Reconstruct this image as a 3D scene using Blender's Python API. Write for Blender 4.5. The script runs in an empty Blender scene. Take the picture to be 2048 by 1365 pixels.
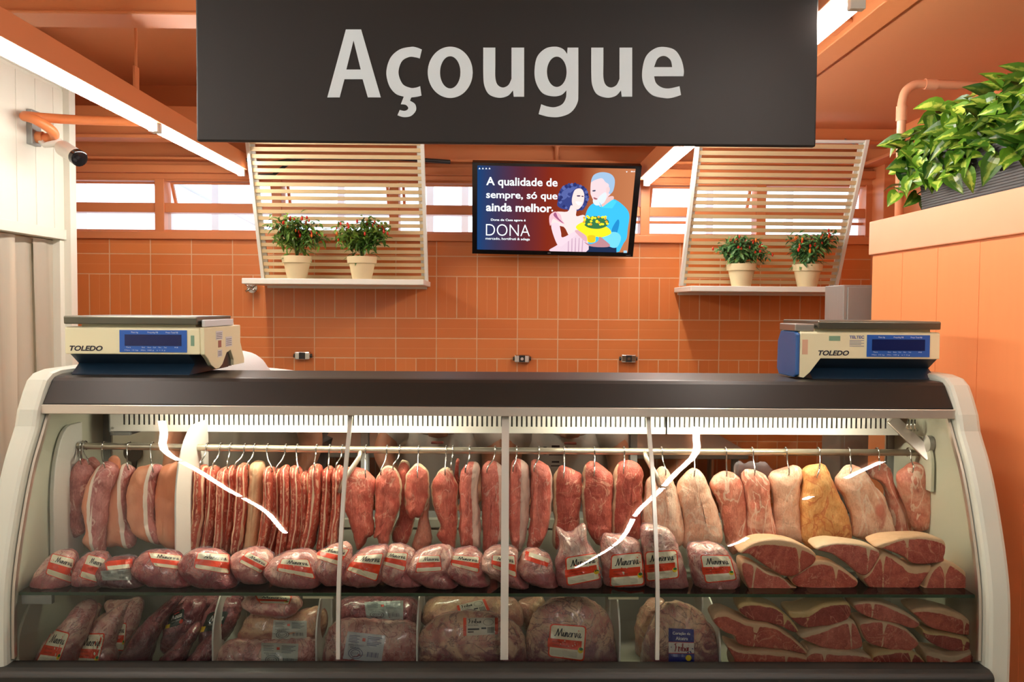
import bpy, bmesh, math, random
from mathutils import Vector, Matrix, noise
from mathutils.bvhtree import BVHTree
SC = bpy.context.scene; COL = SC.collection; PI = math.pi
# ---------------------------------------------------------------- camera
FPX = 1700.0
CAMZ = 1.47
cam_d = bpy.data.cameras.new('camera'); cam = bpy.data.objects.new('camera', cam_d); COL.objects.link(cam)
cam_d.sensor_width = 36.0; cam_d.lens = 36.0 * FPX / 2048.0; cam_d.clip_start = 0.05
RM = Matrix.Rotation(math.radians(-0.70), 3, 'Z') @ Matrix.Rotation(math.radians(90 - 2.26), 3, 'X') @ Matrix.Rotation(math.radians(0.40), 3, 'Z')
cam.matrix_world = Matrix.Translation((0, 0, CAMZ)) @ RM.to_4x4()
SC.camera = cam
# ---------------------------------------------------------------- world, exposure
SC.view_settings.view_transform = 'Standard'; SC.view_settings.look = 'None'
SC.view_settings.gamma = 1.0; SC.view_settings.use_curve_mapping = False
SC.view_settings.exposure = 0.30
W = bpy.data.worlds.new('sky'); SC.world = W; W.use_nodes = True
bg = W.node_tree.nodes['Background']; bg.inputs[0].default_value = (0.80, 0.91, 1.0, 1); bg.inputs[1].default_value = 2.6
try:
    SC.cycles.max_bounces = 8; SC.cycles.transparent_max_bounces = 16; SC.cycles.use_denoising = True
    SC.cycles.caustics_reflective = False; SC.cycles.caustics_refractive = False; SC.cycles.sample_clamp_indirect = 6.0
except Exception:
    pass
TUBE_W = 62.0      # emission of the ceiling lamps
CASE_W = 46.0      # emission of the lamps in the display case

# ---------------------------------------------------------------- helpers
def lin(c):
    r = []
    for v in c[:3]:
        v /= 255.0
        r.append(v / 12.92 if v <= 0.04045 else ((v + 0.055) / 1.055) ** 2.4)
    return (r[0], r[1], r[2], 1.0)

def at(px, py, Y):
    d = RM @ Vector(((px - 1024.0) / FPX, -(py - 682.5) / FPX, -1.0))
    t = Y / d.y
    return Vector((d.x * t, Y, CAMZ + d.z * t))

def ray(px, py):
    return (RM @ Vector(((px - 1024.0) / FPX, -(py - 682.5) / FPX, -1.0))).normalized()

class NT:
    def __init__(s, name):
        s.m = bpy.data.materials.new(name); s.m.use_nodes = True
        s.t = s.m.node_tree; s.b = s.t.nodes['Principled BSDF']; s.out = s.t.nodes['Material Output']
    def n(s, typ, ins=None, **props):
        x = s.t.nodes.new(typ)
        for k, v in props.items(): setattr(x, k, v)
        for k, v in (ins or {}).items(): s.set(x.inputs[k], v)
        return x
    def set(s, sock, v):
        if isinstance(v, bpy.types.NodeSocket): s.t.links.new(v, sock)
        else: sock.default_value = v
    def m_(s, op, a, b=0.0, c=None, clamp=False):
        x = s.n('ShaderNodeMath', {0: a, 1: b}, operation=op, use_clamp=clamp)
        if c is not None: s.set(x.inputs[2], c)
        return x.outputs[0]
    def mix(s, f, a, b, mode='MIX'):
        x = s.n('ShaderNodeMix', data_type='RGBA', blend_type=mode)
        s.set(x.inputs[0], f); s.set(x.inputs[6], a); s.set(x.inputs[7], b)
        return x.outputs[2]
    def step(s, v, a, b):
        x = s.n('ShaderNodeMapRange', {0: v, 1: a, 2: b}, interpolation_type='SMOOTHSTEP')
        return x.outputs[0]
    def attr(s, name):
        return s.n('ShaderNodeAttribute', attribute_name=name).outputs['Fac']
    def noise(s, vec, scale, detail=4.0, dist=0.0, rough=0.55):
        x = s.n('ShaderNodeTexNoise', {'Scale': scale, 'Detail': detail, 'Distortion': dist, 'Roughness': rough})
        if vec is not None: s.set(x.inputs['Vector'], vec)
        return x.outputs[0]
    def coord(s, scl=(1, 1, 1), rnd=True, kind='Object'):
        tc = s.n('ShaderNodeTexCoord').outputs[kind]
        v = tc
        if rnd:
            r = s.n('ShaderNodeObjectInfo').outputs['Random']
            r = s.m_('MULTIPLY', r, 37.0)
            cx = s.n('ShaderNodeCombineXYZ', {0: r, 1: r, 2: r}).outputs[0]
            v = s.n('ShaderNodeVectorMath', {0: tc, 1: cx}, operation='ADD').outputs[0]
        return s.n('ShaderNodeVectorMath', {0: v, 1: scl}, operation='MULTIPLY').outputs[0]
    def bump(s, h, strength=0.3, dist=0.01):
        x = s.n('ShaderNodeBump', {'Height': h, 'Strength': strength, 'Distance': dist})
        s.t.links.new(x.outputs[0], s.b.inputs['Normal']); return x

def mat(name, rgb, rough=0.5, metal=0.0, spec=0.5, var=0.10, vscale=6.0, bump=0.0, bscale=60.0, emit=0.0, coat=0.0, stretch=(1, 1, 1)):
    t = NT(name); c = lin(rgb)
    co = t.coord(stretch)
    f = t.noise(co, vscale, 5)
    dark = tuple(x * (1 - var) for x in c[:3]) + (1,); light = tuple(min(1, x * (1 + var)) for x in c[:3]) + (1,)
    colr = t.mix(f, dark, light)
    t.set(t.b.inputs['Base Color'], colr)
    t.b.inputs['Roughness'].default_value = rough; t.b.inputs['Metallic'].default_value = metal
    t.b.inputs['Specular IOR Level'].default_value = spec; t.b.inputs['Coat Weight'].default_value = coat
    t.b.inputs['Coat Roughness'].default_value = 0.1
    if bump: t.bump(t.noise(co, bscale, 4), bump, 0.004)
    if emit:
        t.set(t.b.inputs['Emission Color'], colr); t.b.inputs['Emission Strength'].default_value = emit
    return t.m

def emis(name, rgb, k):
    t = NT(name); e = t.n('ShaderNodeEmission', {0: lin(rgb), 1: k}); t.t.links.new(e.outputs[0], t.out.inputs[0]); return t.m

WLOC = {}
def wl(o): return WLOC.get(o.name, Vector((0, 0, 0)))

class MB:
    def __init__(s): s.v = []; s.f = []; s.mi = []; s.at = {}
    def add(s, vs, fs, mi=0):
        o = len(s.v); s.v.extend([Vector(p) for p in vs])
        for f in fs: s.f.append([o + i for i in f]); s.mi.append(mi)
        return o
    def box(s, a, b, mi=0, bev=0.0):
        (x0, y0, z0), (x1, y1, z1) = a, b
        x0, x1 = min(x0, x1), max(x0, x1); y0, y1 = min(y0, y1), max(y0, y1); z0, z1 = min(z0, z1), max(z0, z1)
        if bev <= 0:
            s.add([(x0,y0,z0),(x1,y0,z0),(x1,y1,z0),(x0,y1,z0),(x0,y0,z1),(x1,y0,z1),(x1,y1,z1),(x0,y1,z1)],
                  [(3,2,1,0),(4,5,6,7),(0,1,5,4),(1,2,6,5),(2,3,7,6),(3,0,4,7)], mi)
        else:
            bm = bmesh.new(); bmesh.ops.create_cube(bm, size=1)
            for v in bm.verts: v.co = Vector(((x0+x1)/2+v.co.x*(x1-x0),(y0+y1)/2+v.co.y*(y1-y0),(z0+z1)/2+v.co.z*(z1-z0)))
            bmesh.ops.bevel(bm, geom=list(bm.edges), offset=bev, segments=2, affect='EDGES', profile=0.5)
            bm.verts.index_update(); s.add([v.co.copy() for v in bm.verts], [[v.index for v in f.verts] for f in bm.faces], mi); bm.free()
        return s
    def prism(s, poly, axis, a, b, mi=0):
        # poly: 2-D points in the two other axes (x: (y,z), y: (x,z), z: (x,y))
        n = len(poly)
        def p3(q, d): return (d, q[0], q[1]) if axis == 'x' else (q[0], d, q[1]) if axis == 'y' else (q[0], q[1], d)
        vs = [p3(q, a) for q in poly] + [p3(q, b) for q in poly]
        fs = [tuple(range(n)), tuple(range(2*n-1, n-1, -1))] + [(i, n+i, n+(i+1)%n, (i+1)%n) for i in range(n)]
        s.add(vs, fs, mi); return s
    def tube(s, path, r, seg=10, mi=0, cap=True):
        P = [Vector(p) for p in path]; n = len(P); rr = r if isinstance(r, (list, tuple)) else [r]*n
        vs = []; fs = []; up = None
        for i in range(n):
            d = (P[min(i+1, n-1)] - P[max(i-1, 0)]).normalized()
            if up is None:
                up = Vector((0,0,1)) if abs(d.z) < 0.9 else Vector((1,0,0))
            a = d.cross(up).normalized(); up = a.cross(d).normalized()
            for k in range(seg):
                t = 2*PI*k/seg; vs.append(P[i] + (a*math.cos(t) + up*math.sin(t))*rr[i])
        for i in range(n-1):
            for k in range(seg): fs.append((i*seg+k, i*seg+(k+1)%seg, (i+1)*seg+(k+1)%seg, (i+1)*seg+k))
        if cap: fs += [tuple(range(seg-1, -1, -1)), tuple(range((n-1)*seg, n*seg))]
        s.add(vs, fs, mi); return s
    def lathe(s, prof, c, seg=24, mi=0, axis='z'):
        vs = []; fs = []; n = len(prof)
        for (r, h) in prof:
            for k in range(seg):
                t = 2*PI*k/seg
                q = (r*math.cos(t), r*math.sin(t), h)
                if axis == 'y': q = (q[0], q[2], q[1])
                if axis == 'x': q = (q[2], q[0], q[1])
                vs.append(Vector(c) + Vector(q))
        for i in range(n-1):
            for k in range(seg): fs.append((i*seg+k, i*seg+(k+1)%seg, (i+1)*seg+(k+1)%seg, (i+1)*seg+k))
        fs += [tuple(range(seg-1, -1, -1)), tuple(range((n-1)*seg, n*seg))]
        s.add(vs, fs, mi); return s
    def build(s, name, mats, parent=None, smooth=False, loc=None, attrs=None, bevel=0.0, fixn=True):
        if not isinstance(mats, (list, tuple)): mats = [mats]
        if parent is not None: L = wl(parent)
        elif loc is not None: L = Vector(loc)
        else:
            xs = [v.x for v in s.v]; ys = [v.y for v in s.v]; zs = [v.z for v in s.v]
            L = Vector(((min(xs)+max(xs))/2, (min(ys)+max(ys))/2, min(zs)))
        me = bpy.data.meshes.new(name); me.from_pydata([tuple(v - L) for v in s.v], [], s.f)
        for m in mats: me.materials.append(m)
        if len(mats) > 1: me.polygons.foreach_set('material_index', s.mi)
        for k, vals in (attrs or {}).items():
            a = me.attributes.new(k, 'FLOAT', 'POINT'); a.data.foreach_set('value', vals)
        if fixn:
            bm = bmesh.new(); bm.from_mesh(me); bmesh.ops.recalc_face_normals(bm, faces=bm.faces); bm.to_mesh(me); bm.free()
        if smooth: me.polygons.foreach_set('use_smooth', [True]*len(me.polygons))
        me.update()
        o = bpy.data.objects.new(name, me); COL.objects.link(o)
        if parent is not None: o.parent = parent; WLOC[o.name] = L.copy()
        else: o.location = L; WLOC[o.name] = L.copy()
        if smooth == 'auto':
            es = o.data
            for p in es.polygons: p.use_smooth = True
            md = o.modifiers.new('edges', 'EDGE_SPLIT'); md.split_angle = math.radians(38)
        if bevel:
            b = o.modifiers.new('bevel', 'BEVEL'); b.width = bevel; b.segments = 2; b.limit_method = 'ANGLE'
        return o

def tag(o, label, cat, group=None, kind=None):
    if label: o['label'] = label
    if cat: o['category'] = cat
    if group: o['group'] = group
    if kind: o['kind'] = kind
    return o
def thing(name, label, cat, loc, group=None):
    o = bpy.data.objects.new(name, None); COL.objects.link(o); o.location = loc; o.empty_display_size = 0.05
    WLOC[o.name] = Vector(loc); return tag(o, label, cat, group)
def struct(o, label=None, cat=None): return tag(o, label, cat, None, 'structure')
def copy_thing(root, loc, label):
    r = root.copy(); COL.objects.link(r); r.location = loc; r['label'] = label; WLOC[r.name] = Vector(loc)
    for ch in list(root.children):
        c = ch.copy(); COL.objects.link(c); c.parent = r; WLOC[c.name] = Vector(loc)
        for g in list(ch.children):
            d = g.copy(); COL.objects.link(d); d.parent = c
    return r

_tc = {}
def text2d(body, shear=0.0, bold=0.0, sx=1.0):
    """lettering as flat polygons, in a box 0..w, baseline 0; size 1"""
    k = (body, shear, bold, sx)
    if k in _tc: return _tc[k]
    c = bpy.data.curves.new('lettering', 'FONT'); c.body = body; c.shear = shear; c.offset = bold; c.resolution_u = 4; c.fill_mode = 'FRONT'
    o = bpy.data.objects.new('lettering', c); COL.objects.link(o)
    dg = bpy.context.evaluated_depsgraph_get(); me = o.evaluated_get(dg).to_mesh()
    vs = [(v.co.x*sx, v.co.y) for v in me.vertices]; fs = [tuple(p.vertices) for p in me.polygons]
    o.evaluated_get(dg).to_mesh_clear(); bpy.data.objects.remove(o); bpy.data.curves.remove(c)
    _tc[k] = (vs, fs); return _tc[k]
def fit(t, x0, y0, x1, y1=None, base=None):
    """scale lettering to width x0..x1 (height follows, or y0..y1)"""
    vs, fs = t; ax = min(v[0] for v in vs); bx = max(v[0] for v in vs); ay = min(v[1] for v in vs); by = max(v[1] for v in vs)
    k = (x1-x0)/(bx-ax); ky = k if y1 is None else (y1-y0)/(by-ay)
    o = ay if y1 is not None else 0.0
    return [(x0+(v[0]-ax)*k, y0+(v[1]-o)*ky) for v in vs], fs

def curve_fill(loops, conv):
    """filled flat shape from closed loops; a loop is a list of runs, each run smooth inside and sharp at its ends; conv maps (x, y) to 3-D"""
    c = bpy.data.curves.new('shape', 'CURVE'); c.dimensions = '2D'; c.fill_mode = 'BOTH'
    for lp in loops:
        P = []
        for run in lp:
            q = spline2(run, 6) if len(run) > 2 else [tuple(p) for p in run]; P += q[:-1]
        s = c.splines.new('POLY'); s.points.add(len(P) - 1); s.use_cyclic_u = True
        for i, p in enumerate(P): s.points[i].co = (p[0], p[1], 0, 1)
    o = bpy.data.objects.new('shape', c); COL.objects.link(o)
    dg = bpy.context.evaluated_depsgraph_get(); me = o.evaluated_get(dg).to_mesh()
    vs = [conv(v.co.x, v.co.y) for v in me.vertices]; fs = [tuple(p.vertices) for p in me.polygons]
    o.evaluated_get(dg).to_mesh_clear(); bpy.data.objects.remove(o); bpy.data.curves.remove(c)
    return vs, fs
def spline2(P, n):
    out = []
    for i in range(len(P) - 1):
        p0, p1, p2, p3 = P[max(i-1, 0)], P[i], P[i+1], P[min(i+2, len(P)-1)]
        for k in range(n):
            t = k / n
            out.append(tuple(0.5*((2*p1[j]) + (-p0[j]+p2[j])*t + (2*p0[j]-5*p1[j]+4*p2[j]-p3[j])*t*t + (-p0[j]+3*p1[j]-3*p2[j]+p3[j])*t**3) for j in (0, 1)))
    out.append(tuple(P[-1])); return out
def ell(cx, cy, rx, ry, n=28): return [[(cx + rx*math.cos(2*PI*k/n), cy + ry*math.sin(2*PI*k/n)) for k in range(n + 1)]]
# ---------------------------------------------------------------- materials of the place
OR = (212, 106, 50)
M_paint = mat('orange_paint', (212, 130, 80), 0.45, var=0.05, vscale=2.0, bump=0.05, bscale=30)
M_ceil = mat('orange_ceiling_paint', (216, 138, 92), 0.6, var=0.05, vscale=1.2)
M_part = mat('orange_panel', (240, 150, 94), 0.35, var=0.04, vscale=3, stretch=(8, 8, 1))
M_cap = mat('orange_cap', (240, 172, 134), 0.3, var=0.04)
M_whitewall = mat('white_panel_paint', (224, 222, 208), 0.35, var=0.02)
M_white = mat('white_enamel', (236, 234, 224), 0.35, var=0.02)
M_cream = mat('cream_plastic', (232, 224, 186), 0.4, var=0.03)
M_case = mat('case_panel', (198, 200, 186), 0.4, var=0.02)
M_casein = mat('case_inner_panel', (208, 208, 186), 0.35, var=0.02)
M_black = mat('black_plastic', (34, 33, 31), 0.4, var=0.1)
M_canopy = mat('black_canopy', (30, 28, 25), 0.42, spec=0.35, var=0.06)
M_rub = mat('black_rubber', (38, 38, 35), 0.5, var=0.1)
M_steel = mat('brushed_steel', (176, 172, 164), 0.34, 0.9, var=0.08, vscale=3, stretch=(1, 1, 40))
M_steelv = mat('dull_steel', (158, 160, 156), 0.45, 0.6, var=0.10, vscale=4, stretch=(30, 30, 1))
M_alu = mat('aluminium_trim', (216, 204, 190), 0.28, 0.75, var=0.05, vscale=3, stretch=(1, 30, 30))
M_chrome = mat('chrome', (215, 212, 205), 0.15, 1.0, var=0.03)
M_lens = mat('camera_lens', (18, 18, 20), 0.1)
M_green = mat('pale_wood', (222, 196, 150), 0.5, var=0.14, vscale=5, stretch=(1, 14, 30))
M_floor = mat('floor_tile', (132, 127, 116), 0.3, var=0.06)
M_store = mat('store_wall', (128, 122, 112), 0.6, var=0.05)
M_cable = mat('black_cable', (30, 28, 26), 0.5)
M_dark = mat('dark_grey_paint', (58, 54, 48), 0.5)
M_tube = emis('lamp_glow', (250, 248, 240), TUBE_W)
M_casetube = emis('case_lamp_glow', (255, 244, 220), CASE_W)

def glass(name, tint=(255, 255, 255), ior=1.45, rough=0.0):
    t = NT(name)
    tr = t.n('ShaderNodeBsdfTransparent', {0: lin(tint)}); gl = t.n('ShaderNodeBsdfGlossy', {'Roughness': rough})
    fr = t.n('ShaderNodeFresnel', {'IOR': ior}).outputs[0]
    mx = t.n('ShaderNodeMixShader', {0: fr}); t.t.links.new(tr.outputs[0], mx.inputs[1]); t.t.links.new(gl.outputs[0], mx.inputs[2])
    t.t.links.new(mx.outputs[0], t.out.inputs[0]); return t.m
M_glass = glass('clear_glass', (254, 255, 254), 1.52); M_glassin = glass('clear_glass_inside', (254, 255, 254), 1.0001)
M_shelfglass = glass('green_edge_glass', (240, 247, 240))
M_glassedge = mat('glass_edge', (52, 74, 52), 0.15, var=0.1)
M_winglass = glass('window_glass', (240, 248, 255))
M_pvc = NT('clear_pvc')
_t = M_pvc; _tr = _t.n('ShaderNodeBsdfTransparent', {0: lin((236, 226, 208))}); _p = _t.b
_p.inputs['Base Color'].default_value = lin((226, 216, 198)); _p.inputs['Roughness'].default_value = 0.22
_mx = _t.n('ShaderNodeMixShader', {0: 0.55}); _t.t.links.new(_tr.outputs[0], _mx.inputs[1]); _t.t.links.new(_p.outputs[0], _mx.inputs[2]); _t.t.links.new(_mx.outputs[0], _t.out.inputs[0])
M_pvc = M_pvc.m

YB = 5.07
def tile_mat():
    t = NT('orange_wall_tiles')
    g = t.n('ShaderNodeNewGeometry').outputs['Position']
    sp = t.n('ShaderNodeSeparateXYZ', {0: g}); x = sp.outputs[0]; z = sp.outputs[2]
    z0 = at(204, 548, YB).z - 0.250; P = 0.489; VH = 0.250; HH = 0.1195; CW = 0.2415; x0 = at(219, 500, YB).x
    zr = t.m_('SUBTRACT', z, z0 - 20 * P); zz = t.m_('MODULO', zr, P); row = t.m_('FLOOR', t.m_('DIVIDE', zr, P))
    isv = t.m_('LESS_THAN', zz, VH)
    xr = t.m_('SUBTRACT', x, x0 - 40 * CW)
    # upright tiles
    vu = t.m_('MODULO', xr, CW / 2); vd = t.m_('MINIMUM', vu, t.m_('SUBTRACT', CW / 2, vu))
    ve = t.m_('MINIMUM', vd, t.m_('MINIMUM', zz, t.m_('SUBTRACT', VH, zz))); vm = t.m_('ABSOLUTE', t.m_('SUBTRACT', vu, CW / 4))
    vid = t.m_('ADD', t.m_('FLOOR', t.m_('DIVIDE', xr, CW / 2)), t.m_('MULTIPLY', row, 17.3))
    # flat tiles
    zh = t.m_('SUBTRACT', zz, VH); hz = t.m_('MODULO', zh, HH); hu = t.m_('MODULO', xr, CW)
    he = t.m_('MINIMUM', t.m_('MINIMUM', hu, t.m_('SUBTRACT', CW, hu)), t.m_('MINIMUM', hz, t.m_('SUBTRACT', HH, hz)))
    hm = t.m_('ABSOLUTE', t.m_('SUBTRACT', hz, HH / 2))
    hid = t.m_('ADD', t.m_('FLOOR', t.m_('DIVIDE', xr, CW)), t.m_('ADD', t.m_('MULTIPLY', row, 31.7), t.m_('MULTIPLY', t.m_('FLOOR', t.m_('DIVIDE', zh, HH)), 7.1)))
    def sel(a, b): return t.m_('ADD', t.m_('MULTIPLY', isv, a), t.m_('MULTIPLY', t.m_('SUBTRACT', 1.0, isv), b))
    e = sel(ve, he); mid = sel(vm, hm); cid = sel(vid, hid)
    rnd = t.n('ShaderNodeTexWhiteNoise', {'W': cid}, noise_dimensions='1D').outputs[0]
    wob = t.m_('MULTIPLY', t.m_('SUBTRACT', t.noise(g, 14, 3), 0.5), 0.003)
    grout = t.m_('SUBTRACT', 1.0, t.step(t.m_('ADD', e, wob), 0.0016, 0.0042))
    groove = t.m_('SUBTRACT', 1.0, t.step(mid, 0.0006, 0.0022))
    base = t.mix(rnd, lin((206, 114, 54)), lin((220, 130, 68)))
    base = t.mix(t.m_('MULTIPLY', t.noise(g, 3, 4), 0.5), base, lin((214, 126, 64)))
    base = t.mix(t.m_('MULTIPLY', groove, 0.35), base, lin((230, 168, 116)))
    base = t.mix(t.m_('MULTIPLY', grout, 0.9), base, lin((222, 182, 142)))
    t.set(t.b.inputs['Base Color'], base); t.b.inputs['Roughness'].default_value = 0.35
    t.bump(t.m_('SUBTRACT', t.m_('ADD', t.m_('MULTIPLY', rnd, 0.2), 0), t.m_('ADD', grout, t.m_('MULTIPLY', groove, .4))), 0.35, 0.003)
    return t.m
M_tile = tile_mat()

# ---------------------------------------------------------------- the room
XL, XR = -3.0, 2.32
ZW0, ZW1 = at(250, 463, YB).z, at(250, 357, YB).z
ZC, ZS = 2.76, 2.47
struct(MB().box((XL - .1, -6, -.1), (3.6, 5.3, 0)).build('floor', M_floor), 'pale tiled floor of the shop', 'floor')
struct(MB().box((XL - .1, YB, 0), (XR + .1, YB + .12, ZW0)).build('wall_back', M_tile), 'orange tiled wall behind the counter', 'wall')
struct(MB().box((XL - .1, YB, ZW1), (XR + .1, YB + .12, ZC + .1)).build('wall_back_upper', M_paint), 'orange painted wall above the strip windows', 'wall')
struct(MB().box((XL - .1, 1.2, ZC), (1.26, 5.3, ZC + .1)).build('ceiling', M_ceil), 'orange painted ceiling', 'ceiling')
struct(MB().box((XL - .1, -6, ZC), (3.6, 1.2, ZC + .1)).build('ceiling_front', M_store), 'pale ceiling over the shop aisle', 'ceiling')
struct(MB().box((1.26, 1.2, ZS), (3.6, 5.3, ZS + .1)).build('ceiling_right', M_ceil), 'lower orange ceiling panel over the planter', 'ceiling')
struct(MB().box((XR, 2.2, 0), (XR + .1, YB, ZS)).build('wall_right', M_paint), 'orange wall at the right rear of the work area', 'wall')
struct(MB().box((3.5, -6, 0), (3.6, 2.2, ZC)).build('wall_right_front', M_store), 'plain wall of the shop aisle', 'wall')
struct(MB().box((XR + .1, 2.2, 0), (3.6, 2.3, ZC)).build('wall_right_return', M_store), 'plain return wall of the shop aisle', 'wall')
struct(MB().box((XL - .1, -6.1, 0), (3.6, -6, ZC + .1)).build('wall_front', M_store), 'plain far wall of the shop behind the viewer', 'wall')
# cold room wall on the left: header over the doorway, post at its corner
b = MB()
zh = 1.47 + .147 * 2.2; XW = -2.2
b.box((XL, 2.9, zh), (XW, 4.36, 2.57)); b.box((XL, -6, 0), (XW, 2.9, 2.57))
b.box((XW - .06, 4.27, 0), (XW, 4.36, zh))
b.box((XW - .02, 4.31, 0), (XW + .034, 4.36, 2.585))
b.box((XW, -6, 2.545), (XW + .012, 4.31, 2.57)); b.box((XW, 2.9, zh), (XW + .014, 4.31, zh + .05))
for k in range(9): b.box((XW, 2.94 + k * .16, zh + .05), (XW + .003, 3.08 + k * .16, 2.53))
struct(b.build('wall_left', M_whitewall, bevel=.003), 'white panelled cold room wall with a doorway', 'wall')
struct(MB().box((XL - .1, -6, 0), (XL, 5.3, ZC)).build('wall_left_outer', M_paint), 'orange wall far left', 'wall')
struct(MB().box((XL, 4.36, 0), (XW, 4.44, 2.57)).build('wall_left_end', M_whitewall), 'end of the cold room', 'wall')
# beams
struct(MB().box((XL, 2.96, ZS), (1.2, 3.08, ZC)).box((XL, 2.945, ZS - .012), (1.2, 3.095, ZS)).build('trim_1', M_paint, bevel=.004), 'orange cross beam under the ceiling', 'beam')
struct(MB().box((1.2, 1.2, ZS - .03), (1.3, YB, ZC)).build('trim_2', M_paint, bevel=.004), 'orange lengthwise beam beside the lower ceiling', 'beam')
struct(MB().box((XL, 4.72, 2.40), (XR, 4.80, 2.56)).box((XL, 4.69, 2.38), (XR, 4.82, 2.40)).build('trim_3', M_paint, bevel=.004), 'orange cross beam before the windows', 'beam')
struct(MB().box((XL, YB - .05, ZW1 + .03), (XR, YB, ZW1 + .075)).box((XL, YB - .09, ZW1 + .10), (XR, YB, ZW1 + .115)).build('trim_4', M_paint, bevel=.003), 'orange ledge above the windows', 'trim')
struct(MB().box((2.16, 2.3, 2.33), (XR, YB, ZS)).box((2.10, 2.3, 2.31), (XR, YB, 2.33)).build('trim_5', M_paint, bevel=.004), 'orange beam along the right wall', 'beam')
struct(MB().box((2.20, YB - .16, 0), (XR, YB, 2.33)).build('trim_6', M_paint, bevel=.004), 'orange corner post', 'post')
struct(MB().box((XL, YB - .03, ZW0 - .045), (XR, YB + .13, ZW0)).build('trim_7', M_paint, bevel=.004), 'orange window ledge', 'trim')
# strip windows
MUL = [at(p, 410, YB).x for p in (90, 320, 554, 788, 1022, 1290, 1522, 1740)]
ztr = at(700, 420, YB).z + .004
for i in range(7):
    xa, xb = MUL[i], MUL[i + 1]; n = MB()
    for xm in ((xa, xb) if i == 0 else (xb,)): n.box((xm - .028, YB - .01, ZW0), (xm + .028, YB + .10, ZW1))
    n.box((xa + .028, YB, ztr - .028), (xb - .028, YB + .09, ztr + .028)); n.box((xa + .028, YB, ZW1 - .012), (xb - .028, YB + .09, ZW1))
    n.box((xa + .028, YB, ZW0), (xb - .028, YB + .09, ZW0 + .012))
    if i >= 4: n.box((xa + .028, YB + .03, ZW0 + .075), (xb - .028, YB + .06, ZW0 + .09))
    w = struct(n.build('window_%d' % (i + 1), M_paint, bevel=.003), 'orange steel strip window number %d from the left' % (i + 1), 'window')
    # tilted upper sash and its pane, fixed lower pane
    s = MB(); za, zb = ztr + .03, ZW1 - .014; off = .07
    def sk(x0, x1, t0, t1, m=s, zA=za, zB=zb):   # a bar in the tilted plane
        f = lambda t: (YB + .05 + off * (1 - t), zA + (zB - zA) * t)
        (ya, z_a), (yb, z_b) = f(t0), f(t1)
        m.add([(x0, ya, z_a), (x1, ya, z_a), (x1, yb, z_b), (x0, yb, z_b), (x0, ya + .02, z_a), (x1, ya + .02, z_a), (x1, yb + .02, z_b), (x0, yb + .02, z_b)],
              [(0, 1, 2, 3), (7, 6, 5, 4), (0, 4, 5, 1), (1, 5, 6, 2), (2, 6, 7, 3), (3, 7, 4, 0)])
    sk(xa + .04, xa + .056, 0, 1); sk(xb - .056, xb - .04, 0, 1); sk(xa + .056, xb - .056, 0, .09); sk(xa + .056, xb - .056, .93, 1)
    sash = s.build('sash', M_paint, w)
    g = MB(); g.add([(xa + .05, YB + .06 + off, za), (xb - .05, YB + .06 + off, za), (xb - .05, YB + .06, zb), (xa + .05, YB + .06, zb)], [(0, 1, 2, 3)]); g.build('pane', M_winglass, sash)
    g = MB(); g.add([(xa + .028, YB + .05, ZW0), (xb - .028, YB + .05, ZW0), (xb - .028, YB + .05, ztr - .02), (xa + .028, YB + .05, ztr - .02)], [(0, 1, 2, 3)]); g.build('pane', M_winglass, w)
# steel bars of a structure outside, pale in the daylight
M_bar = mat('pale_blue_steel', (206, 222, 234), 0.6)
b = MB()
for p in (160, 340, 430, 682, 860, 930, 1420, 1580):
    x = at(p, 400, 6.2).x; b.box((x - .025, 6.2, 0), (x + .025, 6.25, 3.2))
b.box((-4.4, 6.2, 2.62), (3.2, 6.25, 2.68)); b.tube([(-3.4, 6.3, 2.9), (-1.5, 6.3, 1.9)], .012, 6)
tag(b.build('outdoor_steel_frame', M_bar), 'pale steel bars standing outside the strip windows', 'frame')

# ---------------------------------------------------------------- ceiling lamps: channel, tubes, end clips, hanger
def lamp(X, Y0, Y1, Z, label, hang=(), chan=True):
    r = thing('tube_lamp', label, 'lamp', (X, (Y0 + Y1) / 2, Z), 'ceiling tube lamps')
    c = MB(); c.box((X - .05, Y0, Z + .02), (X + .03, Y1, Z + .105 if chan else Z + .05))
    c.build('channel', M_paint if chan else M_white, r, bevel=.003)
    n = max(1, round((Y1 - Y0) / 1.2)); L = (Y1 - Y0) / n
    for k in range(n):
        a, e = Y0 + k * L + .015, Y0 + (k + 1) * L - .015
        t = MB(); t.tube([(X, a, Z), (X, e, Z)], .016, 12); t.build('tube', M_tube, r, smooth=True)
        for e_ in (a, e):
            cl = MB(); cl.box((X - .018, e_ - .012, Z - .016), (X + .018, e_ + .012, Z + .02)); cl.build('end_clip', M_white, r, bevel=.002)
    for y in hang:
        h = MB(); h.box((X - .03, y - .02, Z + .02), (X - .022, y + .02, Z + .22)); h.tube([(X - .026, y, Z + .2), (X - .026, y, ZC)], .006, 8); h.build('hanger', M_paint, r)
    return r
ZT = 2.20
lamp(-1.44, -1.15, 4.75, ZT, 'long white tube lamp under the ceiling, left of the black sign', (3.45, .6))
lamp(.84, 2.03, 5.0, ZT, 'white tube lamp running behind the right end of the black sign', (3.3,))
lamp(.84, -5.2, 1.6, ZT, 'tube lamp over the aisle behind the viewer', (0, -3))
lamp(1.70, .72, 1.34, ZT, 'short tube lamp beyond the planter, nearest the display case', ())
lamp(1.70, .0, .2, ZT, 'very short tube lamp over the aisle on the right', ())
lamp(1.70, -1.8, -1.2, ZT, 'short tube lamp over the aisle on the right, farthest from the case', ())
c = MB(); c.tube([(-1.46, 4.7, 2.28), (-1.40, 4.74, 2.27), (-1.30, 4.78, 2.26), (-1.1, 4.8, 2.30), (-.6, 4.86, 2.31), (-.3, 4.9, 2.30)], .012, 8)
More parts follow.
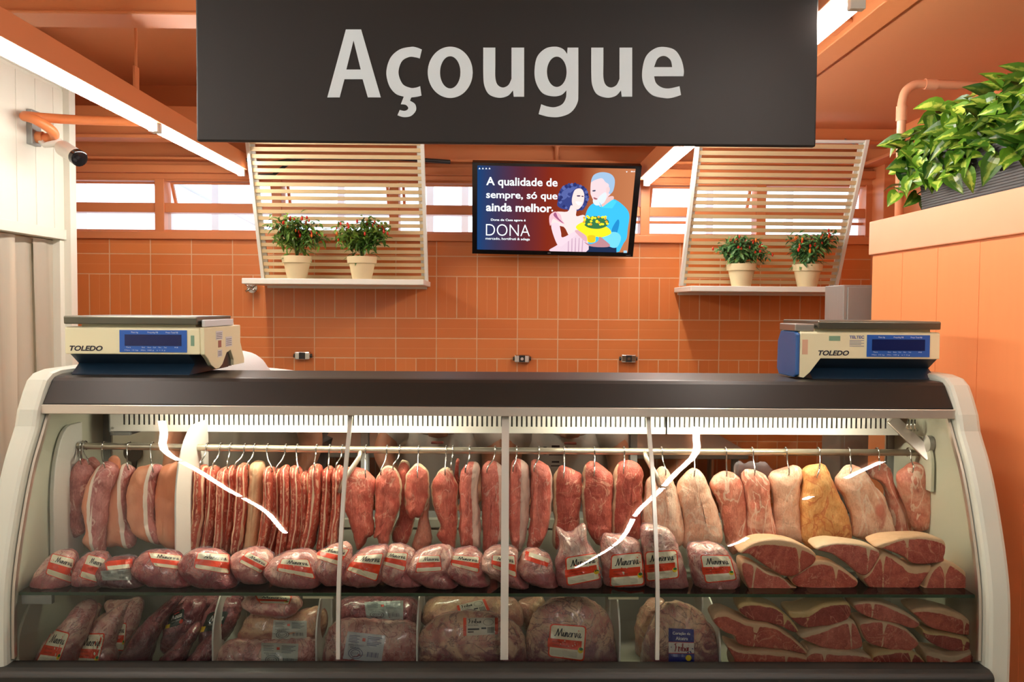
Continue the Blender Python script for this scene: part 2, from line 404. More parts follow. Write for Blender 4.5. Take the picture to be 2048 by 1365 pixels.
c.tube([(-1.40, 4.76, 2.19), (-1.28, 4.79, 2.2), (-1.18, 4.8, 2.28)], .010, 8)
tag(c.build('power_cable', M_cable, smooth=True), 'black cable looping from the end of the left tube lamp', 'cable')
# ---------------------------------------------------------------- the refrigerated display case
HW = 1.25
G = [(2.157, .563), (2.158, .65), (2.164, .738), (2.182, .82), (2.209, .905), (2.236, .98), (2.268, 1.05), (2.305, 1.11), (2.340, 1.168)]
def spline(P, n):
    out = []
    for i in range(len(P) - 1):
        p0, p1, p2, p3 = P[max(i-1, 0)], P[i], P[i+1], P[min(i+2, len(P)-1)]
        for k in range(n):
            t = k / n
            out.append(tuple(0.5*((2*p1[j]) + (-p0[j]+p2[j])*t + (2*p0[j]-5*p1[j]+4*p2[j]-p3[j])*t*t + (-p0[j]+3*p1[j]-3*p2[j]+p3[j])*t**3) for j in range(len(p1))))
    out.append(tuple(P[-1])); return out
GS = spline(G, 4)
case = thing('display_case', 'long butcher display case with curved glass front and black canopy', 'display case', (0, 2.42, 0))
def offs(P, d):
    out = []
    for i, p in enumerate(P):
        a = P[max(i-1, 0)]; b_ = P[min(i+1, len(P)-1)]; t = Vector((b_[0]-a[0], b_[1]-a[1])).normalized()
        out.append((p[0] - t.y*d, p[1] + t.x*d))
    return out
prof = [(2.128, .40)] + offs(GS, .030)[:-3] + [(2.302, 1.185), (2.330, 1.232), (2.352, 1.262), (2.385, 1.280), (2.43, 1.286), (2.75, 1.286), (2.75, .10), (2.2, .10), (2.128, .28)]
for s in (-1, 1):
    a = MB(); a.prism(prof, 'x', s*HW, s*(HW + .062)); p = a.build('end_panel', [M_case], case, bevel=.012)
    inn = MB(); ip = [(y + .0, z) for y, z in offs(GS, -.006)] + [(2.38, 1.25), (2.66, 1.25), (2.66, .5)]
    inn.prism(ip, 'x', s*(HW - .004), s*(HW + .001)); inn.build('inner_lining', M_casein, p)
    g = MB(); gq = offs(GS, .004); gr = offs(GS, -.010)
    g.prism(gq + gr[::-1], 'x', s*(HW - .010), s*(HW - .003)); g.build('edge_seal', M_alu, p)
a = MB(); a.prism([(2.322, 1.198), (2.372, 1.258), (2.384, 1.266), (2.40, 1.268), (2.69, 1.266), (2.69, 1.235), (2.42, 1.235), (2.345, 1.190)], 'x', -HW, HW); a.build('canopy', M_canopy, case, bevel=.003)
a = MB(); a.prism([(2.316, 1.172), (2.318, 1.197), (2.346, 1.197), (2.346, 1.172)], 'x', -HW - .004, HW + .004); a.build('canopy_trim', M_alu, case, bevel=.002)
# curved glass panes and their joints
XJ = [-HW + .004, -.415, .012, .407, HW - .004]
gi, go = offs(GS, 0.0), offs(GS, -.005); G0 = True
for i in range(4):
    a = MB(); x0, x1 = XJ[i] + .003, XJ[i+1] - .003; n = len(GS)
    vs = [(x0, *p) for p in gi] + [(x1, *p) for p in gi] + [(x0, *p) for p in go] + [(x1, *p) for p in go]
    fs = []; mi = []
    for k in range(n-1):
        a.f.append([k, k+1, n+k+1, n+k]); a.mi.append(0 if G0 else 2); a.f.append([2*n+k, 3*n+k, 3*n+k+1, 2*n+k+1]); a.mi.append(2)
        a.f.append([k, 2*n+k, 2*n+k+1, k+1]); a.mi.append(1); a.f.append([n+k, n+k+1, 3*n+k+1, 3*n+k]); a.mi.append(1)
    a.v = [Vector(v) for v in vs]; a.build('glass_pane', [M_glass, M_glassedge, M_glassin], case, smooth='auto')
M_joint = mat('pale_joint_profile', (200, 196, 186), 0.2, 0.2, var=0.04)
for xj, w in ((XJ[1], .005), (XJ[2], .010), (XJ[3], .005)):
    a = MB(); P1 = offs(GS, .003); P2 = offs(GS, -.009)
    a.prism(P1 + P2[::-1], 'x', xj - w, xj + w); a.build('glass_joint', M_joint, case)
# perforated housing of the evaporator
HY = 2.55; hx0, hx1 = at(220, 850, HY).x, at(1797, 850, HY).x
zt, zb = at(1003, 818, HY).z, at(1003, 867, HY).z
a = MB(); pitch = .0149; nS = int((hx1 - hx0 - .06) / pitch); xs0 = hx0 + .035
zr = [zb, zb + .020, zb + .052, zb + .056, zb + .0605, zt + .06]
def q(x0, x1, z0, z1): a.add([(x0, HY, z0), (x1, HY, z0), (x1, HY, z1), (x0, HY, z1)], [(0, 1, 2, 3)])
q(hx0, xs0, zr[0], zr[5])
for k in range(nS):
    xa = xs0 + k*pitch; xm0 = xa + pitch*.31; xm1 = xa + pitch*.69
    q(xa, xm0, zr[0], zr[5]); q(xm1, xa + pitch, zr[0], zr[5])
    q(xm0, xm1, zr[0], zr[1]); q(xm0, xm1, zr[2], zr[3]); q(xm0, xm1, zr[4], zr[5])
q(xs0 + nS*pitch, hx1, zr[0], zr[5])
hp = a.build('housing_panel', M_white, case); bm = bmesh.new(); bm.from_mesh(hp.data); bmesh.ops.remove_doubles(bm, verts=bm.verts, dist=1e-5); bm.to_mesh(hp.data); bm.free()
sd = hp.modifiers.new('sheet', 'SOLIDIFY'); sd.thickness = .0012; sd.offset = 0
a = MB(); a.box((hx0, HY + .002, zb), (hx1, HY + .075, zb + .0015)); a.box((hx0, HY + .074, zb), (hx1, HY + .0755, 1.235)); a.box((hx0 - .002, HY - .002, zb - .012), (hx0 + .06, HY + .08, zb - .002)); a.box((hx0 - .002, HY - .002, zb - .012), (hx0 + .001, HY + .08, 1.235)); a.box((hx1 - .001, HY - .002, zb), (hx1 + .002, HY + .08, 1.235))
a.build('housing', M_steelv, case)
for zz in (zb + .01, zb - .004):
    a = MB(); a.lathe([(.0035, 0), (.0035, .003)], (hx0 + .009, HY - .005, zz), 10, axis='y'); a.build('screw', M_steel, case)
# lamps inside the case, above the glass
for (x0, x1) in ((at(330, 820, 2.4).x, at(880, 820, 2.4).x), (at(1140, 820, 2.4).x, at(1720, 820, 2.4).x)):
    a = MB(); a.tube([(x0, 2.405, 1.196), (x1, 2.405, 1.196)], .012, 12); a.build('lamp_tube', M_casetube, case, smooth=True)
    a = MB(); a.box((x0, 2.385, 1.210), (x1, 2.43, 1.236)); a.build('lamp_channel', M_white, case)
# floor of the case, rear, base
M_deck = mat('grey_deck', (150, 150, 134), 0.4, 0.1)
a = MB(); a.box((-HW, 2.168, .45), (HW, 2.68, .478)); a.build('deck', M_deck, case)
a = MB(); a.box((-HW, 2.66, .478), (HW, 2.70, .79)); a.box((-HW, 2.655, .775), (HW, 2.705, .80)); a.build('rear_panel', M_deck, case)
M_rearglass = glass('smoked_glass', (226, 222, 214), 1.45)
for k, (x0, x1) in enumerate(((-HW, -.42), (-.44, .43), (.41, HW))):
    yy = 2.672 + (k % 2)*.014; f = MB()
    f.box((x0, yy, .80), (x0 + .022, yy + .01, 1.235)); f.box((x1 - .022, yy, .80), (x1, yy + .01, 1.235)); f.box((x0 + .022, yy, .80), (x1 - .022, yy + .01, .82)); f.box((x0 + .022, yy, 1.21), (x1 - .022, yy + .01, 1.235))
    d = f.build('sliding_door', M_steelv, case); f = MB(); f.box((x0 + .022, yy + .003, .82), (x1 - .022, yy + .007, 1.21)); f.build('door_glass', M_rearglass, d)
a = MB(); a.prism([(2.104, .512), (2.100, .538), (2.108, .548), (2.125, .553), (2.172, .553), (2.172, .512)], 'x', -HW - .02, HW + .005); a.build('front_rail', M_rub, case, bevel=.004)
a = MB(); a.prism([(2.122, .46), (2.105, .475), (2.105, .497), (2.122, .507), (2.17, .507), (2.17, .46)], 'x', -HW - .02, HW + .01); a.build('bumper', M_rub, case, bevel=.004)
a = MB(); a.box((-HW, 2.13, .12), (HW, 2.17, .512)); a.box((-HW, 2.17, .12), (HW, 2.70, .45)); a.build('body', M_dark, case)
a = MB(); a.box((-HW - .03, 2.2, 0), (HW + .03, 2.68, .12)); a.build('plinth', M_black, case)
# hanging rail with struts, bracket plates
RY = 2.47
RP = [at(146, 892, RY), at(700, 900, RY), at(1300, 904, RY), at(1859, 906, RY)]
def railz(x):
    for i in range(3):
        if x <= RP[i+1].x or i == 2:
            t = (x - RP[i].x) / (RP[i+1].x - RP[i].x); return RP[i].z + t*(RP[i+1].z - RP[i].z)
M_rail = mat('galvanised_rail', (196, 186, 166), 0.3, 0.75, var=0.08)
a = MB(); a.tube([(-HW, RY, RP[0].z)] + RP + [(HW, RY, RP[3].z)], .0098, 16); rl = a.build('hanging_rail', M_rail, case, smooth=True)
a = MB(); a.lathe([(.022, 0), (.022, .006), (.012, .01)], (-HW + .002, RY, RP[0].z), 16, axis='x'); a.build('rail_flange', M_steel, rl, smooth='auto')
for p0, p1, p2 in (((722, 898), (719, 915), (690, 958)), ((1288, 900), (1292, 915), (1312, 950))):
    a = MB(); a.tube([at(*p0, RY), at(*p1, RY - .012), at(*p2, RY - .05), at(p2[0] + (p2[0]-p1[0])*.4, p2[1] + 28, RY - .055)], [.007, .0075, .0075, .006], 10); a.build('rail_strut', M_rail, rl, smooth=True)
def plate(X, y0, y1, z0, z1, th=.005, r=.6):
    P = [(y1, z0), (y1, z1)]
    for k in range(9):
        t = PI/2*k/8; P.append((y0 + (y1-y0)*r*(1-math.sin(t)), z1 - (z1-z0)*.55*(1-math.cos(t))))
    P.append((y0, z0)); a = MB(); a.prism(P, 'x', X - th/2, X + th/2); return a
plate(-HW + .014, 2.335, 2.50, .74, 1.125, .012).build('rail_plate', M_white, case, bevel=.002)
plate(HW - .014, 2.40, 2.50, .95, 1.10, .010).build('rail_plate', M_casein, case, bevel=.002)
plate(-HW + .008, 2.17, 2.52, .478, .716, .008).build('deck_plate', M_casein, case, bevel=.002)
a = MB(); p, r2 = at(1784, 838, 2.50), at(1862, 914, 2.42); d = .012
a.add([p + Vector((-d, 0, -d)), p + Vector((d, 0, d)), r2 + Vector((d, 0, d)), r2 + Vector((-d, 0, -d))] + [v + Vector((0, .012, 0)) for v in (p + Vector((-d, 0, -d)), p + Vector((d, 0, d)), r2 + Vector((d, 0, d)), r2 + Vector((-d, 0, -d)))],
      [(0, 1, 2, 3), (7, 6, 5, 4), (0, 4, 5, 1), (1, 5, 6, 2), (2, 6, 7, 3), (3, 7, 4, 0)])
arm = a.build('hinge_arm', M_alu, case, bevel=.002)
a = MB(); h = at(1858, 888, 2.43); a.lathe([(.001, 0), (.024, .002), (.024, .016)], (HW - .022, h.y, h.z), 20, axis='x'); a.build('hinge_disc', M_steelv, case, smooth='auto')
a = MB(); h = at(1826, 848, 2.46)
for k in range(3): a.tube([h + Vector((-.012 + k*.009, 0, .012)), h + Vector((-.02 + k*.012, -.004, -.012)), h + Vector((-.004 + k*.009, 0, -.020))], .003, 6)
a.build('hinge_spring', M_chrome, case, smooth=True)
# glass shelf
sh = thing('glass_shelf', 'clear glass shelf inside the display case under the middle row of packs', 'shelf', (0, 2.3, .7185))
a = MB(); a.box((-HW + .008, 2.182, .7190), (HW - .008, 2.42, .7270)); o = a.build('shelf_pane', [M_shelfglass], sh)
a = MB(); a.box((-HW + .008, 2.1805, .7190), (HW - .008, 2.1825, .7270)); a.build('front_edge', M_glassedge, sh)
for p in (636, 1247): 
    x = at(p, 1190, 2.19).x; a = MB(); a.box((x - .04, 2.19, .7085), (x + .04, 2.30, .7187)); a.build('shelf_clip', M_cream, sh, bevel=.001)
a = MB(); a.box((-HW + .013, 2.185, .694), (-HW + .09, 2.20, .7187)); a.build('shelf_bracket', M_steelv, sh)
# white dividers standing on the deck
def divider(X, y0, y1, z1, label, z0=.4785):
    tag(plate(X, y0, y1, z0, z1, .005).build('divider_plate', M_white, None, bevel=.0015), label, 'divider', 'white divider plates')
divider(-.765, 2.24, 2.54, .706, 'white divider plate on the case deck, leftmost, beside dark packs')
divider(-.49, 2.24, 2.54, .706, 'white divider plate on the case deck right of the beige packs')
divider(-.221, 2.24, 2.54, .706, 'white divider plate between the two broad packs with paper labels')
divider(.322, 2.24, 2.54, .706, 'white divider plate right of the big round pack with red label')
divider(.592, 2.24, 2.54, .66, 'white divider plate right of the pack with blue label')
divider(-.884, 2.30, 2.56, 1.128, 'tall white divider plate between hanging pork and hanging ribs', .74)

# ---------------------------------------------------------------- scales on the canopy
M_navy = mat('navy_plastic', (22, 44, 64), 0.4, var=0.08)
M_blue = mat('blue_plastic', (46, 96, 160), 0.4, var=0.05)
M_disp = mat('blue_display_border', (38, 92, 180), 0.3, var=0.03)
M_lcd = mat('dark_blue_display', (16, 28, 84), 0.12, var=0.05)
M_ink = mat('black_ink', (28, 24, 40), 0.5)
M_whiteink = mat('white_ink', (226, 234, 244), 0.5)
M_stick = mat('paper_sticker', (214, 214, 214), 0.5)
M_platter = mat('worn_steel_platter', (112, 112, 100), 0.35, 0.8, var=0.15, vscale=8)
def flat_text(mb, body, P, ux, uz, x0, y0, x1, y1=None, mi=0, off=.0008, shear=0.0, bold=0.0, nrm=None):
    vs, fs = fit(text2d(body, shear, bold), x0, y0, x1, y1)
    P = Vector(P); ux = Vector(ux); uz = Vector(uz); n = nrm if nrm is not None else ux.cross(uz).normalized()
    mb.add([P + ux*v[0] + uz*v[1] + n*off for v in vs], fs, mi)
def scale(px0, px1, Yf, side, label):
    zt = CASE_T = 1.268
    xl, xr = at(px0, 700, Yf).x, at(px1, 700, Yf).x; w = xr - xl
    z_top, z_cr, z_bot = zt + .138, zt + .060, zt
    r = thing('counter_scale', label, 'scale', ((xl + xr)/2, Yf + .1, zt), 'counter scales')
    depth = .38 if side > 0 else .17
    inset = .02
    ml, mr = (xl, xr - .03) if side > 0 else (xl + .03, xr)
    # navy base: overhanging wedge and flared foot, running between the sides
    b = MB(); b.prism([(Yf + .006, z_cr), (Yf + .055, z_cr - .030), (Yf + .012, z_bot + .002), (Yf + .012, z_bot), (Yf + depth - .02, z_bot), (Yf + depth - .02, z_cr + .01)], 'x', ml + .012, mr - .005); b.build('base', M_navy, r)
    c = MB(); c.prism([(Yf, z_cr), (Yf, z_top - .004), (Yf + .005, z_top), (Yf + depth, z_top), (Yf + depth, z_cr)], 'x', xl, xr); body = c.build('body', M_cream, r, bevel=.003)
    # shaped end cheek
    if side > 0:
        P = [(Yf, z_top), (Yf + .30, z_top), (Yf + depth, z_bot + .028), (Yf + depth, z_bot + .012), (Yf + .27, z_bot + .012)]
        P += [(Yf + .27, z_bot + .03), (Yf + .24, z_bot + .062), (Yf + .20, z_bot + .055), (Yf + .16, z_bot + .022), (Yf + .13, z_bot + .012), (Yf + .10, z_bot + .012), (Yf + .06, z_bot + .026), (Yf + .03, z_bot + .047), (Yf + .004, z_cr)]
        c = MB(); c.prism(P, 'x', xr, xr + .012); c.build('end_cheek', M_cream, r, bevel=.002)
        c = MB(); c.box((xr - .02, Yf + .16, z_bot + .01), (xr + .002, Yf + .28, z_bot + .075)); c.build('paper_slot', M_black, r)
    else:
        P = [(Yf + .0, z_top - .006), (Yf + .02, z_top), (Yf + .14, z_top), (Yf + .165, z_top - .03), (Yf + .17, z_bot + .02), (Yf + .15, z_bot + .004), (Yf + .02, z_bot + .004), (Yf, z_bot + .012)]
        c = MB(); c.prism(P, 'x', xl - .012, xl); c.build('end_cheek', M_blue, r, bevel=.004)
        c = MB(); c.prism([(xl, z_bot + .006), (xl + .012, z_bot + .004), (xl + .03, z_bot + .02), (xl + .048, z_bot + .044), (xl + .06, z_cr), (xl + .06, z_cr + .004), (xl, z_cr + .004)], 'y', Yf, Yf + .10); c.build('front_cheek', M_cream, r, bevel=.001)
    # platter, its foot, the printer lid
    pl0, pl1 = (xl, xl + w*.985) if side > 0 else (xl + w*.12, xr - .002)
    c = MB(); c.prism([(Yf - .006, z_top + .008), (Yf - .008, z_top + .030), (Yf - .002, z_top + .032), (Yf + .30, z_top + .032), (Yf + .30, z_top + .008)], 'x', pl0, pl1); c.build('platter', M_platter, r, bevel=.003)
    c = MB(); c.box((xl + w*.1, Yf + .02, z_top), (xr - w*.05, Yf + depth - .01, z_top + .008)); c.build('platter_foot', M_cream, r)
    if side > 0:
        c = MB(); c.box((xr + .001, Yf + .01, z_top + .001), (xr + .012, Yf + .27, z_top + .022)); c.build('printer_lid', M_stick, r, bevel=.003)
    else:
        c = MB(); c.box((xl - .012, Yf + .01, z_top + .001), (xl + w*.11, Yf + .15, z_top + .022)); c.build('printer_lid', M_steel, r, bevel=.003)
    # display with lettering
    d0, d1 = (.405, .905) if side > 0 else (.475, .925)
    dx0, dx1 = xl + w*d0, xl + w*d1; dz0, dz1 = z_cr + .006, z_top - .008; H = dz1 - dz0; D = dx1 - dx0
    c = MB(); c.box((dx0, Yf - .002, dz0), (dx1, Yf, dz1), 0, .0009); d = c.build('display', M_disp, r)
    c = MB(); c.box((dx0 + D*.08, Yf - .0028, dz0 + H*.29), (dx1 - D*.08, Yf - .002, dz0 + H*.80)); c.build('display_window', M_lcd, d)
    c = MB(); O = (dx0, Yf - .002, dz0); ux, uz = (D, 0, 0), (0, 0, H)
    for s_, u0, u1 in (('Peso kg', .18, .28), ('Preço/kg R$', .42, .575), ('Preço Total R$', .69, .87)): flat_text(c, s_, O, ux, uz, u0, .845, u1, .93)
    for s_, u0, u1 in (('Tara', .10, .17), ('Zero', .33, .38), ('Bruto', .42, .47), ('Cod', .50, .54), ('Mem', .58, .62), ('Total', .66, .70), ('R$', .82, .87)): flat_text(c, s_, O, ux, uz, u0, .20, u1, .25)
    flat_text(c, 'Max. 15 kg   Min. 100 g   e = 5 g', O, ux, uz, .08, .06, .68, .12); c.build('display_lettering', M_whiteink, d)
    # maker's word and stickers on the body
    c = MB(); t0, t1 = (.035, .28) if side > 0 else (.13, .35)
    flat_text(c, 'TOLEDO', (xl, Yf, z_cr), (w, 0, 0), (0, 0, .075), t0, .12, t1, .32, shear=.25, bold=.035); c.build('lettering', M_ink, r)
    if side > 0:
        c = MB(); c.box((xl + w*.932, Yf - .0006, z_cr + .025), (xl + w*.958, Yf, z_cr + .055)); c.build('sticker', mat('green_sticker', (120, 156, 130), .5), r)
        xs = xr + .0122
        for (ya, yb, za, zb_, m) in ((.10, .16, .098, .125, M_stick), (.19, .25, .074, .105, M_stick), (.12, .148, .075, .096, mat('red_paper', (150, 96, 84), .5)), (.115, .155, .046, .068, M_stick)):
            c = MB(); c.box((xs, Yf + ya, z_bot + za), (xs + .0006, Yf + yb, z_bot + zb_), 0)
            st = c.build('sticker', m, r)
            if m is M_stick:
                l = MB()
                for k in range(4): l.box((xs + .0006, Yf + ya + .004, z_bot + za + .004 + k*(zb_-za-.006)/4), (xs + .0009, Yf + yb - .006, z_bot + za + .0055 + k*(zb_-za-.006)/4))
                l.build('printed_lines', M_ink, st)
    else:
        c = MB(); flat_text(c, 'TELTEC', (xl, Yf, z_cr), (w, 0, 0), (0, 0, .075), .35, .78, .455, .90, bold=.03)
        for k in range(5):
            c.box((xl + w*.352, Yf - .0008, z_cr + .053 - k*.0042), (xl + w*(.455 - .02*(k % 2)), Yf - .0002, z_cr + .0542 - k*.0042))
        c.build('service_sticker', mat('blue_ink', (70, 90, 150), .5), r)
        c = MB(); c.box((xl + w*.205, Yf - .0006, z_cr + .052), (xl + w*.285, Yf, z_cr + .066)); st = c.build('sticker', mat('green_sticker', (120, 156, 130), .5), r)
        c = MB(); c.box((xl + w*.015, Yf - .0006, z_cr + .012), (xl + w*.055, Yf, z_cr + .055)); c.build('sticker', mat('pale_red_paper', (214, 170, 140), .5), r)
    return r
scale(130, 400, 2.45, 1, 'cream and navy counter scale on the left end of the black canopy')
scale(1600, 1880, 2.45, -1, 'cream and navy counter scale with blue side on the right end of the canopy')
# ---------------------------------------------------------------- hanging sign
M_sign = mat('charcoal_sign', (34, 30, 29), 0.5, var=0.05, spec=0.4)
M_sletter = mat('white_lettering', (212, 222, 228), 0.5, var=0.01)
SY = 2.10
s0, s1 = at(393, 282, SY), at(1632, 283, SY)
sg = thing('hanging_sign', 'large charcoal hanging sign with white lettering above the display case', 'sign', ((s0.x+s1.x)/2, SY, s0.z))
a = MB(); a.box((s0.x, SY, s0.z), (s1.x, SY + .018, 2.34), 0, .004); a.build('board', M_sign, sg)
# the word, traced letter by letter as runs of smooth outline (x right, y down, in an enlarged view)
U_L = [[(880, 150), (945, 150)], [(945, 150), (945, 230), (945, 310), (957, 350), (985, 365), (1015, 352), (1032, 318)], [(1032, 318), (1032, 150)], [(1032, 150), (1100, 150)], [(1100, 150), (1100, 414)], [(1100, 414), (1044, 414)], [(1044, 414), (1040, 380)], [(1040, 380), (1012, 409), (965, 420), (912, 402), (886, 355), (880, 290), (880, 150)]]
GL = [[[[(40, 418), (140, 52)], [(140, 52), (222, 52)], [(222, 52), (328, 418)], [(328, 418), (258, 418)], [(258, 418), (230, 320)], [(230, 320), (132, 320)], [(132, 320), (106, 418)], [(106, 418), (40, 418)]], [[(142, 268), (220, 268)], [(220, 268), (181, 110)], [(181, 110), (142, 268)]]],
      [[[(549, 160), (520, 149), (490, 146), (430, 160), (380, 205), (358, 280), (372, 352), (408, 398), (452, 414)], [(452, 414), (436, 455)], [(436, 455), (462, 458), (475, 472), (472, 484), (455, 491), (430, 486)], [(430, 486), (418, 514)], [(418, 514), (450, 524), (490, 518), (517, 488), (513, 455), (485, 436)], [(485, 436), (492, 418)], [(492, 418), (520, 415), (547, 408)], [(547, 408), (540, 358)], [(540, 358), (515, 366), (485, 366), (445, 345), (423, 285), (440, 225), (480, 200), (515, 202), (538, 208)], [(538, 208), (549, 160)]]],
      [ell(702, 283, 121, 138), ell(702, 283, 55, 87)], [U_L],
      [[[(1334, 150), (1392, 150)], [(1392, 150), (1392, 385), (1386, 450), (1350, 500), (1290, 523), (1230, 522), (1178, 508)], [(1178, 508), (1192, 455)], [(1192, 455), (1225, 467), (1265, 471), (1305, 455), (1325, 420), (1328, 380)], [(1328, 380), (1300, 405), (1255, 412), (1200, 395), (1165, 340), (1156, 275), (1170, 200), (1215, 155), (1270, 145), (1310, 158), (1332, 185)], [(1332, 185), (1334, 150)]], ell(1276, 280, 53, 82)],
      [[[(p[0] + 582, p[1]) for p in r_] for r_ in U_L]],
      [[[(1958, 304), (1800, 304)], [(1800, 304), (1810, 340), (1840, 364), (1880, 370), (1937, 358)], [(1937, 358), (1945, 405)], [(1945, 405), (1900, 419), (1860, 422), (1790, 405), (1745, 350), (1736, 280), (1755, 200), (1800, 157), (1850, 146), (1910, 162), (1945, 210), (1960, 270), (1958, 304)]], [[(1800, 255), (1898, 255)], [(1898, 255), (1888, 215), (1855, 194), (1820, 208), (1800, 255)]]]]
for loops in GL:
    vs, fs = curve_fill(loops, lambda x, y: at(640 + x/2.6947, 40 + y/2.6947, SY - .0005))
    a = MB(); a.add(vs, fs); lt = a.build('letter', M_sletter, sg)
    so = lt.modifiers.new('depth', 'SOLIDIFY'); so.thickness = .003; so.offset = 0
for x in (-.55, .6):
    a = MB(); a.tube([(x, SY + .009, 2.33), (x, SY + .009, ZC)], .003, 6); a.build('hanger', M_steel, sg)

# ---------------------------------------------------------------- slatted trellises with a shelf
def trellis(xbl, xbr, xtl, xtr, zb_, Yb, Yt, zt_, label, n=21):
    xbl, xbr = at(xbl, zb_, Yb), at(xbr, zb_, Yb); A0, A1 = xbl.x, xbr.x
    z0 = xbl.z; z1 = zt_
    r = thing('slatted_trellis', label, 'trellis', ((A0+A1)/2, Yb, z0), 'slatted wall trellises')
    def pt(x, t, d=0.0): return Vector((x, Yb + (Yt - Yb)*t - d, z0 + (z1 - z0)*t))
    a = MB()
    def bar(x0, x1, t0, t1, d0, d1, m):
        p = [pt(x0, t0, d0), pt(x1, t0, d0), pt(x1, t1, d0), pt(x0, t1, d0), pt(x0, t0, d1), pt(x1, t0, d1), pt(x1, t1, d1), pt(x0, t1, d1)]
        m.add(p, [(3, 2, 1, 0), (4, 5, 6, 7), (0, 1, 5, 4), (1, 2, 6, 5), (2, 3, 7, 6), (3, 0, 4, 7)])
    for (x0, x1) in ((A0, A0 + .018), (A1 - .018, A1)):
        a = MB(); bar(x0, x1, 0, 1, -.012, .034, a); a.build('side_rail', M_white, r)
    for q_ in ((A0 + .018, A0 + .04, 0, 1, -.010, .004), (A1 - .04, A1 - .018, 0, 1, -.010, .004), (A0, A1, .985, 1, -.01, .02)):
        a = MB(); bar(*q_, a); a.build('back_batten', M_white, r)
    a = MB()
    for k in range(n):
        t = .018 + k*(.975/n); bar(A0 + .019, A1 - .019, t, t + .53/n, .006, .020, a)
    a.build('slats', M_green, r)
    for x in (A0 + .05, A1 - .05): a = MB(); a.tube([pt(x, .97), (x, Yb + .05, z1 + .15), (x, YB, z1 + .2)], .004, 6); a.build('stay_wire', M_steel, r)
    return A0, A1, z0
YT = 4.93
L0, L1, LZ = trellis(526, 857, 497, 856, 562, YT, 4.62, at(700, 274, 4.62).z, 'slatted wooden trellis with white frame left of the television')
R0, R1, RZ = trellis(1358, 1672, 1386, 1725, 572, YT, 4.55, at(1500, 280, 4.55).z, 'slatted wooden trellis with white frame right of the television')
def wall_shelf(x0, x1, z, label):
    r = thing('wall_shelf', label, 'shelf', ((x0+x1)/2, 4.8, z - .03), 'white wall shelves')
    a = MB(); a.box((x0, 4.62, z - .032), (x1, YB, z - .001), 0, .004); a.build('board', M_white, r)
    a = MB(); a.box((x0 + .02, YB - .02, z - .045), (x1 - .02, YB, z - .032)); a.build('wall_batten', M_white, r)
SZl = at(600, 557, 4.62).z; SZr = at(1600, 573, 4.62).z
wall_shelf(at(483, 560, 4.62).x, L1, SZl, 'white wall shelf under the left trellis holding two potted peppers')
wall_shelf(R0, R1 + .1, SZr, 'white wall shelf under the right trellis holding two potted peppers')

# ---------------------------------------------------------------- potted pepper plants
M_pot = mat('cream_pot', (226, 208, 164), 0.5, var=0.03)
M_soil = mat('dark_soil', (50, 36, 26), 0.9, var=0.3, vscale=60, bump=.4)
def leafmat(name, a, b, c=None):
    t = NT(name); co = t.coord(); f = t.noise(co, 30, 3); f2 = t.noise(co, 9, 3)
    col = t.mix(t.step(f2, .4, .62), lin(a), lin(b))
    if c: col = t.mix(t.step(t.noise(co, 16, 3), .52, .68), col, lin(c))
    t.set(t.b.inputs['Base Color'], col); t.b.inputs['Roughness'].default_value = .35
    t.b.inputs['Subsurface Weight'].default_value = 0.0
    return t.m
M_leaf = leafmat('pepper_leaf', (66, 104, 36), (116, 152, 58))
M_leafb = leafmat('pepper_leaf_bluish', (60, 108, 58), (110, 156, 88))
M_pepper = mat('red_pepper', (196, 44, 26), 0.25, var=0.2)
M_pepper2 = mat('orange_pepper', (226, 120, 40), 0.25, var=0.2)
M_stem = mat('green_stem', (78, 96, 44), 0.6, var=0.2)
def leaf(mb, p, d, up, L, Wd, bend=.25, mi=0):
    d = d.normalized(); s = d.cross(up).normalized(); u = s.cross(d).normalized()
    prof = ((0, 0), (.25, .8), (.5, 1), (.78, .6), (1, 0)); vs = []
    for i, (t, w) in enumerate(prof):
        c = p + d*(L*t) - u*(bend*L*t*t); vs += [c - s*(Wd*w/2) + u*(Wd*.18*w), c, c + s*(Wd*w/2) + u*(Wd*.18*w)]
    fs = []
    for i in range(4): fs += [(i*3, i*3+1, i*3+4, i*3+3), (i*3+1, i*3+2, i*3+5, i*3+4)]
    mb.add(vs, fs, mi)
